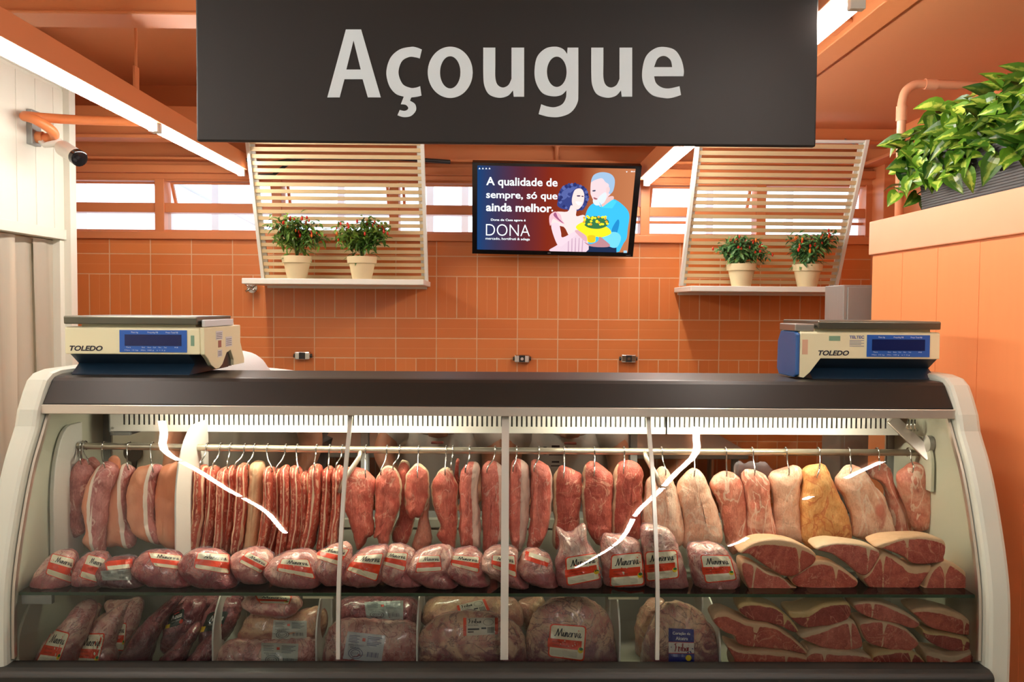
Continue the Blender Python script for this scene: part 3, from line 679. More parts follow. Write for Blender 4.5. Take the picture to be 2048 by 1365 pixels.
def pepper_plant(px, pz_base, px_w, ptop, lab, seed, lm, rt=.078, crown=(.20, .17)):
    rnd = random.Random(seed); Y = 4.68
    c = at(px, pz_base, Y); z = SZl if px < 1000 else SZr; x = c.x
    r = thing('potted_pepper', lab, 'potted plant', (x, Y, z), 'potted pepper plants on the wall shelves')
    h = .122; a = MB()
    a.lathe([(.052, 0), (.070, h*.68), (.070, h*.70), (.079, h*.70), (.082, h), (.072, h), (.068, h*.86), (.02, h*.85)], (x, Y, z), 28); a.build('pot', M_pot, r, smooth='auto')
    a = MB(); a.lathe([(.001, .006), (.069, .001), (.069, -.004)], (x, Y, z + h*.88), 20); a.build('soil', M_soil, r)
    st = MB(); fo = MB(); pe = MB(); tips = []
    base = Vector((x, Y, z + h*.88)); H = (at(px, ptop, Y).z - z - h)
    for k in range(15):
        an = rnd.uniform(0, 2*PI); rr = rnd.uniform(.15, 1)**.6
        p1 = base + Vector((math.cos(an)*.02, math.sin(an)*.02, H*.35))
        tip = base + Vector((math.cos(an)*crown[0]*rr, math.sin(an)*crown[0]*.55*rr, H*rnd.uniform(.45, 1.0)*(1 - .18*rr)))
        mid = p1.lerp(tip, .5) + Vector((0, 0, H*.06))
        st.tube([base, p1, mid, tip], [.004, .0032, .0022, .0012], 5)
        for j in range(52):
            t = rnd.random()**.6; q = p1.lerp(mid, t*2) if t < .5 else mid.lerp(tip, t*2-1)
            q = q + Vector((rnd.gauss(0, .020), rnd.gauss(0, .016), rnd.gauss(0, .020)))
            d = Vector((rnd.gauss(0, 1), rnd.gauss(0, 1) - .3, rnd.gauss(-.15, .6)))
            leaf(fo, q, d, Vector((rnd.gauss(0, .3), -.4, 1)), rnd.uniform(.028, .052), rnd.uniform(.012, .019), rnd.uniform(.1, .6))
        for j in range(2):
            q = mid.lerp(tip, rnd.uniform(.3, 1.1)) + Vector((rnd.gauss(0, .02), -abs(rnd.gauss(0, .03)), rnd.uniform(-.02, .04)))
            tips.append(q)
    for k in range(10):
        an = rnd.uniform(0, 2*PI); q = base + Vector((math.cos(an)*.045, math.sin(an)*.03, rnd.uniform(.0, .06)))
        leaf(fo, q, Vector((math.cos(an), math.sin(an)*.6, rnd.uniform(-.3, .6))), Vector((0, -.2, 1)), rnd.uniform(.04, .07), rnd.uniform(.018, .026), .6)
    for i, q in enumerate(tips):
        s = rnd.uniform(.006, .010); pe = MB(); pe.lathe([(.0008, -s*1.4), (s*.6, -s), (s*.75, 0), (s*.5, s*.9), (.001, s*1.1)], q, 8); pe.build('pepper', M_pepper2 if i % (3 if px > 1600 else 6) == 0 else M_pepper, r, smooth=True)
    st.build('stems', M_stem, r, smooth=True); fo.build('foliage', lm, r, smooth=False, fixn=False)
pepper_plant(594, 557, 56, 420, 'bushy potted pepper plant in a cream pot, left trellis, left of the pair', 3, M_leaf, crown=(.155, .17))
pepper_plant(724, 559, 56, 428, 'potted pepper plant in a cream pot, left trellis, nearer the television', 8, M_leaf, crown=(.165, .17))
pepper_plant(1482, 572, 56, 463, 'droopy potted pepper plant in a cream pot, right trellis, nearer the television', 13, M_leafb, crown=(.16, .15))
pepper_plant(1614, 576, 56, 455, 'potted pepper plant with orange fruit in cream pot beside the steel cabinet', 21, M_leafb, crown=(.17, .15))

# ---------------------------------------------------------------- television
M_tvb = mat('glossy_black_plastic', (14, 13, 14), 0.2)
TLp, TRp, BRp, BLp = at(945, 325, 4.66), at(1283, 332, 4.66), at(1266, 514, 4.90), at(944, 507, 4.90)
ex = ((TRp - TLp) + (BRp - BLp)).normalized(); ctr = (TLp + TRp + BRp + BLp)/4
ez = ((TLp - BLp) + (TRp - BRp)); ez = (ez - ex*ez.dot(ex)).normalized(); ey = ez.cross(ex).normalized()   # ey points to the back
TW = ((TRp - TLp).length + (BRp - BLp).length)/2; TH = ((TLp - BLp).length + (TRp - BRp).length)/2
tv = thing('television', 'wall-mounted television showing an advert with a couple and yellow flowers', 'television', ctr)
def tp(u, v, d): return ctr + ex*((u - .5)*TW) + ez*((.5 - v)*TH) + ey*d      # u right, v down in 0..1, d behind
def tvbox(mb, u0, u1, v0, v1, d0, d1):
    P = [tp(u0, v0, d0), tp(u1, v0, d0), tp(u1, v1, d0), tp(u0, v1, d0), tp(u0, v0, d1), tp(u1, v0, d1), tp(u1, v1, d1), tp(u0, v1, d1)]
    mb.add(P, [(0, 1, 2, 3), (7, 6, 5, 4), (0, 4, 5, 1), (1, 5, 6, 2), (2, 6, 7, 3), (3, 7, 4, 0)])
a = MB(); tvbox(a, 0, 1, 0, 1, .006, .045); tvbox(a, .2, .8, .3, .9, .045, .075); a.build('cabinet', M_tvb, tv, bevel=.003)
SU0, SU1, SV0, SV1 = .030, .966, .030, .955
a = MB()
tvbox(a, 0, SU0, 0, 1, -.002, .007); tvbox(a, SU1, 1, 0, 1, -.002, .007); tvbox(a, SU0, SU1, 0, SV0, -.002, .007); tvbox(a, SU0, SU1, SV1, 1, -.002, .007); a.build('bezel', M_tvb, tv)
M_ttext = mat('grey_print', (150, 150, 150), .5)
a = MB()
def tvtext(mb, body, u0, u1, vb, vt, d, mi=0, bold=0, shear=0):
    vs, fs = fit(text2d(body, shear, bold), 0, 0, 1, 1); mb.add([tp(u0 + (u1-u0)*x, vb + (vt-vb)*y, d) for x, y in vs], fs, mi)
tvtext(a, 'AOC', .468, .488, .982, .968, -.0024); tvtext(a, 'Smart TV', .957, .985, .988, .979, -.0024); a.build('maker_lettering', M_ttext, tv)
# the picture on the screen (flat shapes that glow)
SK = 1.15
scr = NT('screen_picture'); uvx = scr.attr('su'); rmp = scr.n('ShaderNodeValToRGB', {0: uvx}); e_ = rmp.color_ramp.elements
for i, (p_, c_) in enumerate(((0, (22, 58, 104)), (.12, (52, 48, 76)), (.30, (86, 36, 44)), (.46, (118, 38, 22)), (.66, (128, 52, 28)), (.78, (164, 98, 62)), (1, (178, 112, 74)))):
    el = e_[i] if i < 2 else e_.new(p_); el.position = p_; el.color = lin(c_)
em = scr.n('ShaderNodeEmission', {0: rmp.outputs[0], 1: SK}); scr.t.links.new(em.outputs[0], scr.out.inputs[0])
a = MB(); su = []
N_ = 24
for i in range(N_+1):
    u = SU0 + (SU1-SU0)*i/N_
    a.v += [tp(u, SV0, .003), tp(u, SV1, .003)]; su += [i/N_, i/N_]
for i in range(N_): a.f.append([2*i, 2*i+1, 2*i+3, 2*i+2]); a.mi.append(0)
screen = a.build('screen', scr.m, tv, attrs={'su': su})
def spt(x, y):   # place in the enlarged view of the screen -> screen fractions
    # corners there: TL(80,82) TR(1962,118) BR(1872,1122) BL(85,1088)
    u, v = .5, .5
    for _ in range(8):
        X = (1-v)*((1-u)*80 + u*1962) + v*((1-u)*85 + u*1872); Yy = (1-v)*((1-u)*82 + u*118) + v*((1-u)*1088 + u*1122)
        wx = (1-v)*1882 + v*1787; wy = 1006
        u += (x - X)/wx; v += (y - Yy - (x - X)*.018)/wy
    return u, v
EM = {}
def ecol(c):
    if c not in EM: EM[c] = emis('screen_colour', c, SK)
    return EM[c]
class Scr:
    def __init__(s): s.k = 0; s.sets = {}
    def poly(s, name, pts, col, smooth=True):
        s.k += 1; P = pts
        if smooth:
            P = []; n = len(pts)
            for i in range(n):
                p0, p1, p2, p3 = pts[i-1], pts[i], pts[(i+1) % n], pts[(i+2) % n]
                for j in range(4):
                    t = j/4; P.append(tuple(.5*(2*p1[m] + (p2[m]-p0[m])*t + (2*p0[m]-5*p1[m]+4*p2[m]-p3[m])*t*t + (3*p1[m]-p0[m]-3*p2[m]+p3[m])*t**3) for m in (0, 1)))
        d = .0028 - s.k*.00006
        bm = bmesh.new(); vs = [bm.verts.new(tp(min(max(u, SU0), SU1), min(max(v, SV0), SV1), d)) for u, v in (spt(*p) for p in P)]
        f = bm.faces.new(vs); bmesh.ops.triangulate(bm, faces=[f]); bm.verts.index_update()
        mb, cols = s.sets.setdefault(name, (MB(), []))
        if col not in cols: cols.append(col)
        mb.add([v.co.copy() for v in bm.verts], [[v.index for v in q.verts] for q in bm.faces], cols.index(col)); bm.free()
    def done(s):
        for n, (mb, cols) in s.sets.items(): mb.build(n, [ecol(c) for c in cols], screen)
S = Scr()
skin1, skin2 = (226, 196, 200), (236, 206, 204)
# the man
S.poly('pictured_man', [(1345, 640), (1400, 540), (1500, 500), (1640, 470), (1760, 540), (1830, 640), (1815, 800), (1800, 920), (1740, 1000), (1690, 1080), (1350, 1078), (1330, 800)], (58, 178, 226))
S.poly('pictured_man', [(1350, 1000), (1690, 1010), (1690, 1080), (1345, 1078)], (30, 44, 74), False)
S.poly('pictured_man', [(1540, 470), (1640, 440), (1650, 480), (1560, 550), (1500, 555), (1490, 500)], (216, 176, 170))
S.poly('pictured_man', [(1400, 290), (1430, 250), (1560, 220), (1640, 280), (1630, 400), (1580, 460), (1540, 520), (1460, 530), (1430, 490), (1405, 440), (1395, 400)], skin1)
S.poly('pictured_man', [(1400, 290), (1430, 215), (1520, 185), (1620, 205), (1665, 270), (1650, 380), (1610, 420), (1590, 380), (1600, 320), (1560, 290), (1520, 250), (1440, 270)], (150, 178, 206))
S.poly('pictured_man', [(1425, 480), (1460, 490), (1500, 440), (1560, 400), (1575, 450), (1540, 520), (1470, 545), (1430, 520)], (206, 216, 226))
S.poly('pictured_man', [(1575, 350), (1605, 345), (1608, 385), (1585, 415), (1570, 390)], (232, 190, 190))
S.poly('pictured_man', [(1418, 380), (1450, 375), (1448, 390), (1420, 392)], (70, 74, 96)); S.poly('pictured_man', [(1432, 455), (1475, 470), (1460, 480), (1435, 472)], (150, 90, 96))
S.poly('pictured_man', [(1490, 500), (1530, 560), (1640, 480), (1690, 500), (1640, 575), (1520, 570)], (70, 194, 236), False)
S.poly('pictured_man', [(1640, 800), (1700, 700), (1720, 740), (1690, 860), (1640, 880)], (34, 130, 190)); S.poly('pictured_man', [(1560, 860), (1680, 840), (1740, 900), (1700, 1010), (1620, 1010), (1540, 930)], (110, 200, 236))
# the woman
S.poly('pictured_woman', [(1040, 470), (1060, 400), (1130, 330), (1230, 310), (1330, 350), (1375, 440), (1350, 530), (1300, 600), (1200, 560), (1120, 590), (1030, 550)], (52, 62, 120))
S.poly('pictured_woman', [(1080, 400), (1160, 350), (1250, 340), (1180, 400), (1120, 470), (1070, 480)], (80, 92, 150))
_r = random.Random(9)
for k in range(46):
    t = 2*PI*k/30 if k < 30 else _r.random()*6.28; q_ = 1.0 if k < 30 else _r.uniform(.3, .9)
    x, y = 1205 + 158*q_*math.cos(t), 452 + 135*q_*math.sin(t); w_ = _r.uniform(14, 26)
    if y < 585: S.poly('pictured_woman', [(x - w_, y), (x, y - w_), (x + w_, y), (x, y + w_)], ((52, 62, 120), (84, 96, 156), (40, 46, 98))[k % 3])
S.poly('pictured_woman', [(1180, 540), (1240, 580), (1240, 660), (1330, 650), (1350, 760), (1340, 900), (1180, 900), (1100, 780), (960, 760), (1000, 620), (1140, 610)], skin2)
S.poly('pictured_woman', [(1195, 440), (1225, 370), (1290, 360), (1325, 420), (1315, 520), (1260, 585), (1215, 570), (1190, 510)], (238, 206, 200))
S.poly('pictured_woman', [(1230, 500), (1300, 510), (1265, 540)], (246, 240, 240)); S.poly('pictured_woman', [(1245, 432), (1280, 432), (1278, 444), (1248, 444)], (60, 50, 80)); S.poly('pictured_woman', [(1296, 436), (1318, 438), (1316, 448), (1298, 446)], (60, 50, 80))
S.poly('pictured_woman', [(1010, 1000), (1080, 960), (1190, 880), (1260, 870), (1350, 900), (1350, 1072), (955, 1062)], (216, 190, 202))
for k in range(5): S.poly('pictured_woman', [(1150 + k*40, 900 + k*2), (1158 + k*40, 900 + k*2), (1160 + k*38, 1068), (1146 + k*38, 1068)], (186, 152, 172), False)
S.poly('pictured_woman', [(940, 660), (1000, 610), (1060, 640), (1080, 700), (1110, 750), (1040, 720), (980, 690), (950, 770)], (232, 176, 186)); S.poly('pictured_woman', [(985, 640), (1010, 620), (1040, 680), (1100, 740), (1060, 720), (1000, 670)], (150, 84, 120))
S.poly('pictured_woman', [(960, 760), (1040, 740), (1070, 840), (1090, 900), (1230, 830), (1250, 860), (1130, 960), (1060, 1005), (1010, 940)], (224, 196, 206))
S.poly('pictured_woman', [(1225, 830), (1260, 815), (1330, 840), (1360, 900), (1350, 950), (1290, 900)], (206, 160, 168))
# the bouquet
S.poly('pictured_flowers', [(1235, 790), (1300, 730), (1350, 740), (1560, 770), (1630, 850), (1520, 900), (1460, 890), (1450, 950), (1370, 950), (1350, 880)], (236, 216, 40))
S.poly('pictured_flowers', [(1320, 740), (1360, 680), (1460, 660), (1590, 700), (1590, 760), (1500, 800), (1380, 790)], (54, 110, 66))
_r = random.Random(5)
for k in range(26):
    x, y = 1325 + _r.random()*265, 655 + _r.random()*100; S.poly('pictured_flowers', [(x-16, y), (x, y-13), (x+16, y), (x, y+13)], (250, 220, 40) if k % 4 else (246, 160, 40))
S.poly('pictured_flowers', [(1370, 880), (1450, 880), (1440, 950), (1380, 950)], (214, 182, 30))
S.poly('pictured_man', [(1330, 950), (1400, 975), (1480, 940), (1500, 890), (1560, 930), (1620, 990), (1560, 1010), (1400, 1000)], (176, 126, 132))
S.poly('screen_icons', [(1768, 1048), (1806, 1048), (1806, 1076), (1768, 1076)], (150, 196, 226), False)
for k in range(4): S.poly('screen_icons', [(150 + k*37, 152), (161 + k*37, 134), (172 + k*37, 152)], (226, 234, 240), False)
S.poly('screen_icons', [(1786, 172), (1795, 188), (1804, 172)], (226, 234, 240), False)
S.done()
a = MB()
def stext(body, x0, x1, yb, yt, mi=0, bold=.02, shear=0, serif=False, slope=.018):
    vs, fs = fit(text2d(body, shear, bold), 0, 0, 1, 1)
    a.add([tp(*spt(x0 + (x1-x0)*x, yb + (yt-yb)*y + (x1-x0)*x*slope), .0006) for x, y in vs], fs, mi)
stext('A qualidade de', 236, 1028, 352, 236, bold=.018); a.build('headline_lettering', ecol((236, 246, 248)), screen); a = MB(); stext('sempre, só que', 236, 1028, 488, 388, bold=.018); a.build('headline_lettering', ecol((236, 246, 248)), screen); a = MB(); stext('ainda melhor', 236, 965, 608, 516, bold=.026)
stext('.', 962, 980, 610, 590, bold=.05)
a.build('headline_lettering', ecol((236, 246, 248)), screen); a = MB()
stext('Dona de Casa agora é', 290, 676, 722, 690, bold=.02); stext('DONA', 236, 724, 882, 750, bold=-.012); stext('mercado, hortifruti & adega', 232, 724, 936, 900, bold=.01); a.build('logo_lettering', ecol((236, 246, 248)), screen); a = MB()
stext('09:17', 1842, 1890, 184, 170, bold=.03)
a.build('clock_lettering', ecol((236, 246, 248)), screen)
a = MB(); m0 = tp(.5, .5, .075); a.box((m0.x - .2, m0.y + .01, m0.z - .12), (m0.x + .2, m0.y + .05, m0.z + .12)); a.box((m0.x - .04, m0.y + .05, m0.z - .05), (m0.x + .04, YB, m0.z + .05)); a.build('wall_mount', M_black, tv)
x = at(1113, 300, YB).x; a = MB(); a.tube([(x, YB - .02, at(1113, 330, YB).z - .1), (x, YB - .02, ZC)], .012, 10); a.box((x - .02, YB - .02, 2.42), (x + .02, YB, 2.45)); tag(a.build('conduit_pipe', M_paint, smooth=True), 'orange painted conduit on the wall above the television', 'pipe')

# ---------------------------------------------------------------- wall boxes and the valve
def wallbox(px, py, lab, fill):
    c = at(px, py, YB - .03); r = thing('wall_socket', lab, 'socket', (c.x, YB, c.z - .02), 'small metal wall sockets')
    a = MB(); a.box((c.x - .045, YB - .042, c.z - .022), (c.x + .045, YB, c.z + .024), 0, .006); a.build('housing', M_chrome, r)
    for s in (-1, 1): a = MB(); a.lathe([(.012, 0), (.012, .009)], (c.x + s*.049 - .0045, YB - .022, c.z), 12, axis='x'); a.build('entry_cap', M_dark, r)
    a = MB(); a.box((c.x - .018, YB - .0455, c.z - .019), (c.x + .018, YB - .042, c.z + .021)); f = a.build('socket_face', M_black, r)
    if fill:
        a = MB(); a.lathe([(.009, 0), (.009, .004)], (c.x, YB - .0495, c.z), 12, axis='y'); a.build('plug_hole', M_chrome, f)
wallbox(605, 712, 'small metal wall socket with plain black face, left of the three', False)
wallbox(1044, 718, 'small metal wall socket with round insert, below the television', True)
wallbox(1257, 718, 'small metal wall socket nearest the right shelf', True)
c = at(499, 576, YB - .06); r = thing('stop_valve', 'dull steel stop valve on the tiles under the left shelf', 'valve', (c.x, YB, c.z))
a = MB(); a.lathe([(.03, 0), (.03, .012), (.014, .02), (.012, .06)], (c.x + .015, YB - .062, c.z), 16, axis='y'); a.build('valve_body', M_steel, r, smooth='auto')
a = MB()
for k in range(4):
    t = PI/4 + k*PI/2; a.tube([(c.x + .01, YB - .066, c.z), (c.x + .01 + math.cos(t)*.042, YB - .07, c.z + math.sin(t)*.03)], [.006, .008], 8)
a.build('cross_handle', M_chrome, r, smooth=True)

# ---------------------------------------------------------------- left: pipe, camera, strip curtain
zp = at(180, 243, 4.0).z
a = MB(); P = spline([(XW, 4.02, zp - .075), (-2.10, 4.02, zp - .07), (-2.06, 3.94, zp - .055), (-2.10, 3.88, zp - .02), (-2.16, 3.9, zp + .0), (-2.10, 3.96, zp + .006), (-1.95, 3.99, zp + .004), (-1.62, 4.0, zp)], 6)
a.tube(P, .022, 14); o = a.build('conduit_pipe', mat('orange_pipe_paint', (222, 128, 74), .4, var=.04), smooth=True); tag(o, 'orange pipe bending out of the white wall above the security camera', 'pipe')
a = MB(); a.lathe([(.027, 0), (.027, .03)], (XW + .03, 4.02, zp - .072), 14, axis='x'); a.build('pipe_collar', M_paint, o, smooth='auto')
cm = thing('security_camera', 'white bullet security camera on the white wall at upper left', 'camera', (XW, 4.02, at(110, 290, 4).z))
p0 = at(88, 285, 4.05); 
a = MB(); a.box((XW, 3.98, p0.z - .02), (XW + .03, 4.06, p0.z + .14), 0, .004); a.build('junction_box', M_steelv, cm)
b0 = at(122, 294, 4.0); b1 = at(160, 318, 3.90); 
a = MB(); dr = (b1 - b0); a.tube([b0, b0 + dr*.1, b0 + dr*.82], [.030, .036, .036], 18); a.build('housing', M_white, cm, smooth='auto')
a = MB(); a.tube([b0 + dr*.82, b0 + dr*.98, b0 + dr*1.0], [.037, .037, .030], 18); a.build('lens_window', M_lens, cm, smooth='auto')
a = MB(); a.tube([(XW + .03, 4.02, p0.z + .02), (XW + .07, 4.01, p0.z - .02), b0 + Vector((.0, .005, .02))], [.016, .013, .02], 10); a.build('mount_arm', M_white, cm, smooth=True)
cu = thing('strip_curtain', 'hazy clear plastic strip curtain hanging in the white doorway', 'curtain', (XW - .05, 3.7, .03))
for k in range(7):
    y0 = 2.98 + k*.185; a = MB(); n = 14; rows = 10; xx = XW - .030 - (k % 2)*.018
    for j in range(rows + 1):
        for i in range(n + 1):
            t = i/n; z = .03 + (zh - .005 - .03)*j/rows
            a.v.append(Vector((xx - .012*math.sin(t*PI)*(.4 + .6*(1-j/rows)) + .006*math.sin(k*2.1 + t*9 + j*.4), y0 + .205*t, z)))
    for j in range(rows):
        for i in range(n): a.f.append([j*(n+1)+i, j*(n+1)+i+1, (j+1)*(n+1)+i+1, (j+1)*(n+1)+i]); a.mi.append(0)
    s_ = a.build('strip', M_pvc, cu, smooth=True)
a = MB(); a.box((XW - .075, 2.92, zh - .03), (XW - .062, 4.26, zh)); a.build('curtain_track', M_steel, cu)
struct(MB().box((XW - .55, 2.92, 0), (XW - .5, 4.27, zh)).build('wall_cold_room', mat('cold_room_wall', (206, 190, 168), .5)), 'beige wall inside the cold room', 'wall')

# ---------------------------------------------------------------- right: partition, planter, pipe, steel cabinet
PX = 1.45; PZ = 1.47 + .238*PX
a = MB(); a.box((PX, 2.06, 0), (PX + .12, 3.32, PZ - .12))
pr = struct(a.build('wall_partition', M_part), 'orange partition wall at the right end of the display case', 'wall')
a = MB()
for k in range(5): a.box((PX - .0012, 2.07 + k*.25, .05), (PX, 2.317 + k*.25, PZ - .135))
a.build('board_cladding', M_part, pr)
a = MB(); a.box((PX - .012, 2.05, PZ - .13), (PX + .132, 3.332, PZ), 0, .004)
a.build('metal_cap', M_cap, pr)
M_planter = mat('charcoal_planter', (58, 60, 60), 0.5, var=0.08)
pl = thing('planter_box', 'charcoal ribbed planter box with trailing variegated leaves on the orange partition', 'planter', (PX + .14, 2.57, PZ))
a = MB(); y0, y1 = 2.08, 3.06; x0, x1 = PX + .045, PX + .245; h = .205
a.prism([(x0 + .018, PZ + .001), (x1 - .018, PZ + .001), (x1, PZ + h), (x1 - .012, PZ + h), (x1 - .03, PZ + .02), (x0 + .03, PZ + .02), (x0 + .012, PZ + h), (x0, PZ + h)], 'y', y0, y1)
a.box((x0 + .02, y0, PZ + .001), (x1 - .02, y0 + .012, PZ + h)); a.box((x0 + .02, y1 - .012, PZ + .001), (x1 - .02, y1, PZ + h))
for k in range(22):
    z = PZ + .012 + k*.0086; e = .018*(1 - (z - PZ)/h)
    a.box((x0 + e - .0022, y0, z), (x0 + e + .004, y1, z + .0045)); a.box((x0 + e, y1, z), (x1 - e, y1 + .002, z + .0045))
a.build('box', M_planter, pl)
a = MB(); a.box((x0 + .02, y0 + .012, PZ + .1), (x1 - .02, y1 - .012, PZ + h - .02)); a.build('soil', M_soil, pl)
def pothos_mat():
    t = NT('variegated_leaf'); co = t.coord(); r = t.attr('tone'); cen = t.attr('mid')
    base = t.mix(r, lin((32, 72, 20)), lin((106, 156, 40)))
    n = t.noise(co, 34, 3, .6)
    y = t.m_('MULTIPLY', t.step(t.m_('ADD', n, t.m_('MULTIPLY', t.m_('SUBTRACT', .5, cen), .5)), .55, .66), t.m_('ADD', t.m_('MULTIPLY', r, .8), .1))
    col = t.mix(y, base, lin((204, 220, 96)))
    t.set(t.b.inputs['Base Color'], col); t.b.inputs['Roughness'].default_value = .28; return t.m
rnd = random.Random(4); fo = MB(); tone = []; midv = []; st = MB()
def bigleaf(p, d, up, L, Wd, tn, bend):
    d = d.normalized(); s = d.cross(up).normalized(); u = s.cross(d).normalized()
    prof = ((0, .10), (.0, .55), (.10, .92), (.28, 1), (.5, .86), (.72, .52), (.88, .22), (1.0, 0)); back = (0, -.08, -.05, 0, 0, 0, 0, 0); vs = []
    for i, (t, w) in enumerate(prof):
        tt = t + back[i]; c = p + d*(L*t) - u*(bend*L*t*t); cs = p + d*(L*tt) - u*(bend*L*t*t)
        vs += [cs - s*(Wd*w/2) + u*(Wd*.16*w), cs*.5 + c*.5 - s*(Wd*w/4) + u*(Wd*.05*w), c, cs*.5 + c*.5 + s*(Wd*w/4) + u*(Wd*.05*w), cs + s*(Wd*w/2) + u*(Wd*.16*w)]
        tone.extend([tn]*5); midv.extend([1, .5, 0, .5, 1])
    fs = []
    for i in range(len(prof)-1):
        for j in range(4): fs.append((i*5+j, i*5+j+1, i*5+j+6, i*5+j+5))
    fo.add(vs, fs)
for k in range(680):
    y = rnd.uniform(2.1, 3.12); q = rnd.random()
    endness = max(0, (y - 2.85)/.3)
    top = PZ + h + .02 + (.02 + .10)*rnd.random()
    x = rnd.uniform(x0 - .035, x1 + .05); z = top
    if q < .24: x = x0 - rnd.uniform(.0, .035); z = PZ + h + rnd.uniform(-.10, .06)       # leaves hanging over the front
    if y > 3.0 and q > .4: y = rnd.uniform(3.02, 3.15); x = rnd.uniform(x0 - .04, x0 + .14); z = PZ + rnd.uniform(.05, .30)
    d = Vector((rnd.gauss(-.45, .6), rnd.gauss(-.1, .6) + .5*endness, rnd.gauss(-.15, .55)))
    bigleaf(Vector((x, y, z)), d, Vector((rnd.gauss(-.5, .35), rnd.gauss(-.9, .35), rnd.gauss(.6, .3))), rnd.uniform(.048, .088), rnd.uniform(.040, .066), rnd.random()**1.1, rnd.uniform(.1, .6))
    if k % 3 == 0: st.tube([((x0+x1)/2 + rnd.uniform(-.06, .06), min(y, 3.0), PZ + h - .03), (x*.6 + .4*(x0+x1)/2, y, z + .02), (x, y, z)], .0022, 5)
fo.build('foliage', pothos_mat(), pl, smooth=False, attrs={'tone': tone, 'mid': midv}, fixn=False); st.build('stems', M_stem, pl, smooth=True)
YP = 3.24
pA = at(1798, 440, YP); zt_ = at(1830, 168, YP).z; xA = pA.x
a = MB(); P = [(xA, YP, PZ + .0), (xA, YP, zt_ - .09)] + spline([(xA, YP, zt_ - .075), (xA + .012, YP, zt_ - .03), (xA + .045, YP, zt_ - .004), (xA + .09, YP, zt_)], 5) + [(xA + .72, YP - .03, zt_ - .02)]
a.tube(P, .0165, 14); o = a.build('conduit_pipe', M_cap, smooth=True); tag(o, 'orange pipe rising from the partition and bending right above the planter', 'pipe')
for q_ in (((xA, YP, zt_ - .14), (xA, YP, zt_ - .085)), ((xA + .085, YP, zt_), (xA + .13, YP, zt_ - .001))): a = MB(); a.tube(q_, .0205, 14); a.build('pipe_collar', M_cap, o, smooth='auto')
zc_ = at(1670, 570, 3.46).z
ca = thing('steel_cabinet', 'tall dull steel cabinet between the right shelf and the orange partition', 'cabinet', (1.6, 3.6, 0))
a = MB(); a.box((1.395, 3.46, .1), (1.95, 3.66, zc_), 0, .003); a.build('body', M_steelv, ca)
a = MB(); a.box((1.41, 3.452, .14), (1.94, 3.46, zc_ - .01), 0, .002); a.build('door', mat('grey_steel_door', (150, 152, 148), .5, .5, var=.1), ca)
a = MB(); a.box((1.41, 3.47, 0), (1.94, 3.65, .1)); a.build('plinth', M_black, ca)
# ---------------------------------------------------------------- meat: materials
def meat_base(t, red, red2, streak=(14, 14, 3), vein=None, vw=.02, vamt=.8):
    co = t.coord(); n1 = t.noise(co, 22, 6, 1.2); n2 = t.noise(co, 90, 4)
    cs = t.coord(streak); fib = t.noise(cs, 24, 4, .6)
    col = t.mix(t.step(n1, .3, .7), lin(red), lin(red2))
    col = t.mix(t.m_('MULTIPLY', t.step(fib, .48, .72), .45), col, lin(tuple(min(255, c + 34) for c in red2)))
    if vein:
        rv = t.m_('ABSOLUTE', t.m_('SUBTRACT', t.noise(t.coord((1, 1, .55)), 11, 3, 1.4), .5))
        col = t.mix(t.m_('MULTIPLY', t.m_('SUBTRACT', 1.0, t.step(rv, vw*.3, vw)), vamt), col, lin(vein))
    n3 = t.noise(t.coord((1, 1, .6)), 130, 5, .8, .7)
    col = t.mix(t.m_('MULTIPLY', t.step(n3, .5, .72), .42), col, lin(tuple(c*.72 for c in red)))
    col = t.mix(t.m_('MULTIPLY', t.m_('SUBTRACT', 1.0, t.step(n3, .30, .44)), .35), col, lin(tuple(min(255, c + 50) for c in red2)))
    h = t.m_('ADD', t.m_('MULTIPLY', n3, .35), t.m_('ADD', t.m_('MULTIPLY', n1, .9), t.m_('ADD', t.m_('MULTIPLY', n2, .25), t.m_('MULTIPLY', fib, .5))))
    return col, n1, n2, h, co
def finish(t, col, h, rough=.36, bump=.6, coat=.0, dist=.006):
    t.set(t.b.inputs['Base Color'], col); t.b.inputs['Roughness'].default_value = rough
    t.b.inputs['Coat Weight'].default_value = coat; t.b.inputs['Coat Roughness'].default_value = .12
    t.b.inputs['Specular IOR Level'].default_value = .45
    t.bump(h, bump, dist); return t.m
FAT = (240, 214, 178)
def m_cut(name, red, red2, fat=FAT, vein=(230, 170, 144), vw=.013, patch=None, pl=(.52, .64)):
    t = NT(name); col, n1, n2, h, co = meat_base(t, red, red2, vein=vein, vw=vw)
    if patch: col = t.mix(t.m_('MULTIPLY', t.step(t.noise(t.coord((1, 1, .7)), 9, 4, .8), *pl), .85), col, lin(patch))
    z = t.m_('ADD', t.attr('zone'), t.m_('MULTIPLY', t.m_('SUBTRACT', n1, .5), 1.6))
    fatc = t.mix(n2, lin(fat), lin(tuple(c - 22 for c in fat)))
    col = t.mix(t.step(z, .35, .65), col, fatc)
    return finish(t, col, h)
M_beef = m_cut('beef_muscle', (194, 88, 72), (220, 124, 102))
M_beefd = m_cut('beef_muscle_dark', (172, 74, 62), (200, 104, 86), vw=.010)
M_fillet = m_cut('beef_fillet', (194, 92, 78), (218, 126, 108), fat=(232, 196, 178), vein=(222, 170, 152), vw=.012)
M_fatty = m_cut('fatty_beef', (232, 172, 140), (244, 198, 168), fat=(246, 224, 192), vein=(246, 216, 190), vw=.03, patch=(198, 104, 84), pl=(.60, .70))
M_lean = m_cut('marbled_beef', (206, 118, 96), (224, 148, 122), vein=(246, 216, 190), vw=.03, patch=(236, 190, 162), pl=(.50, .62))
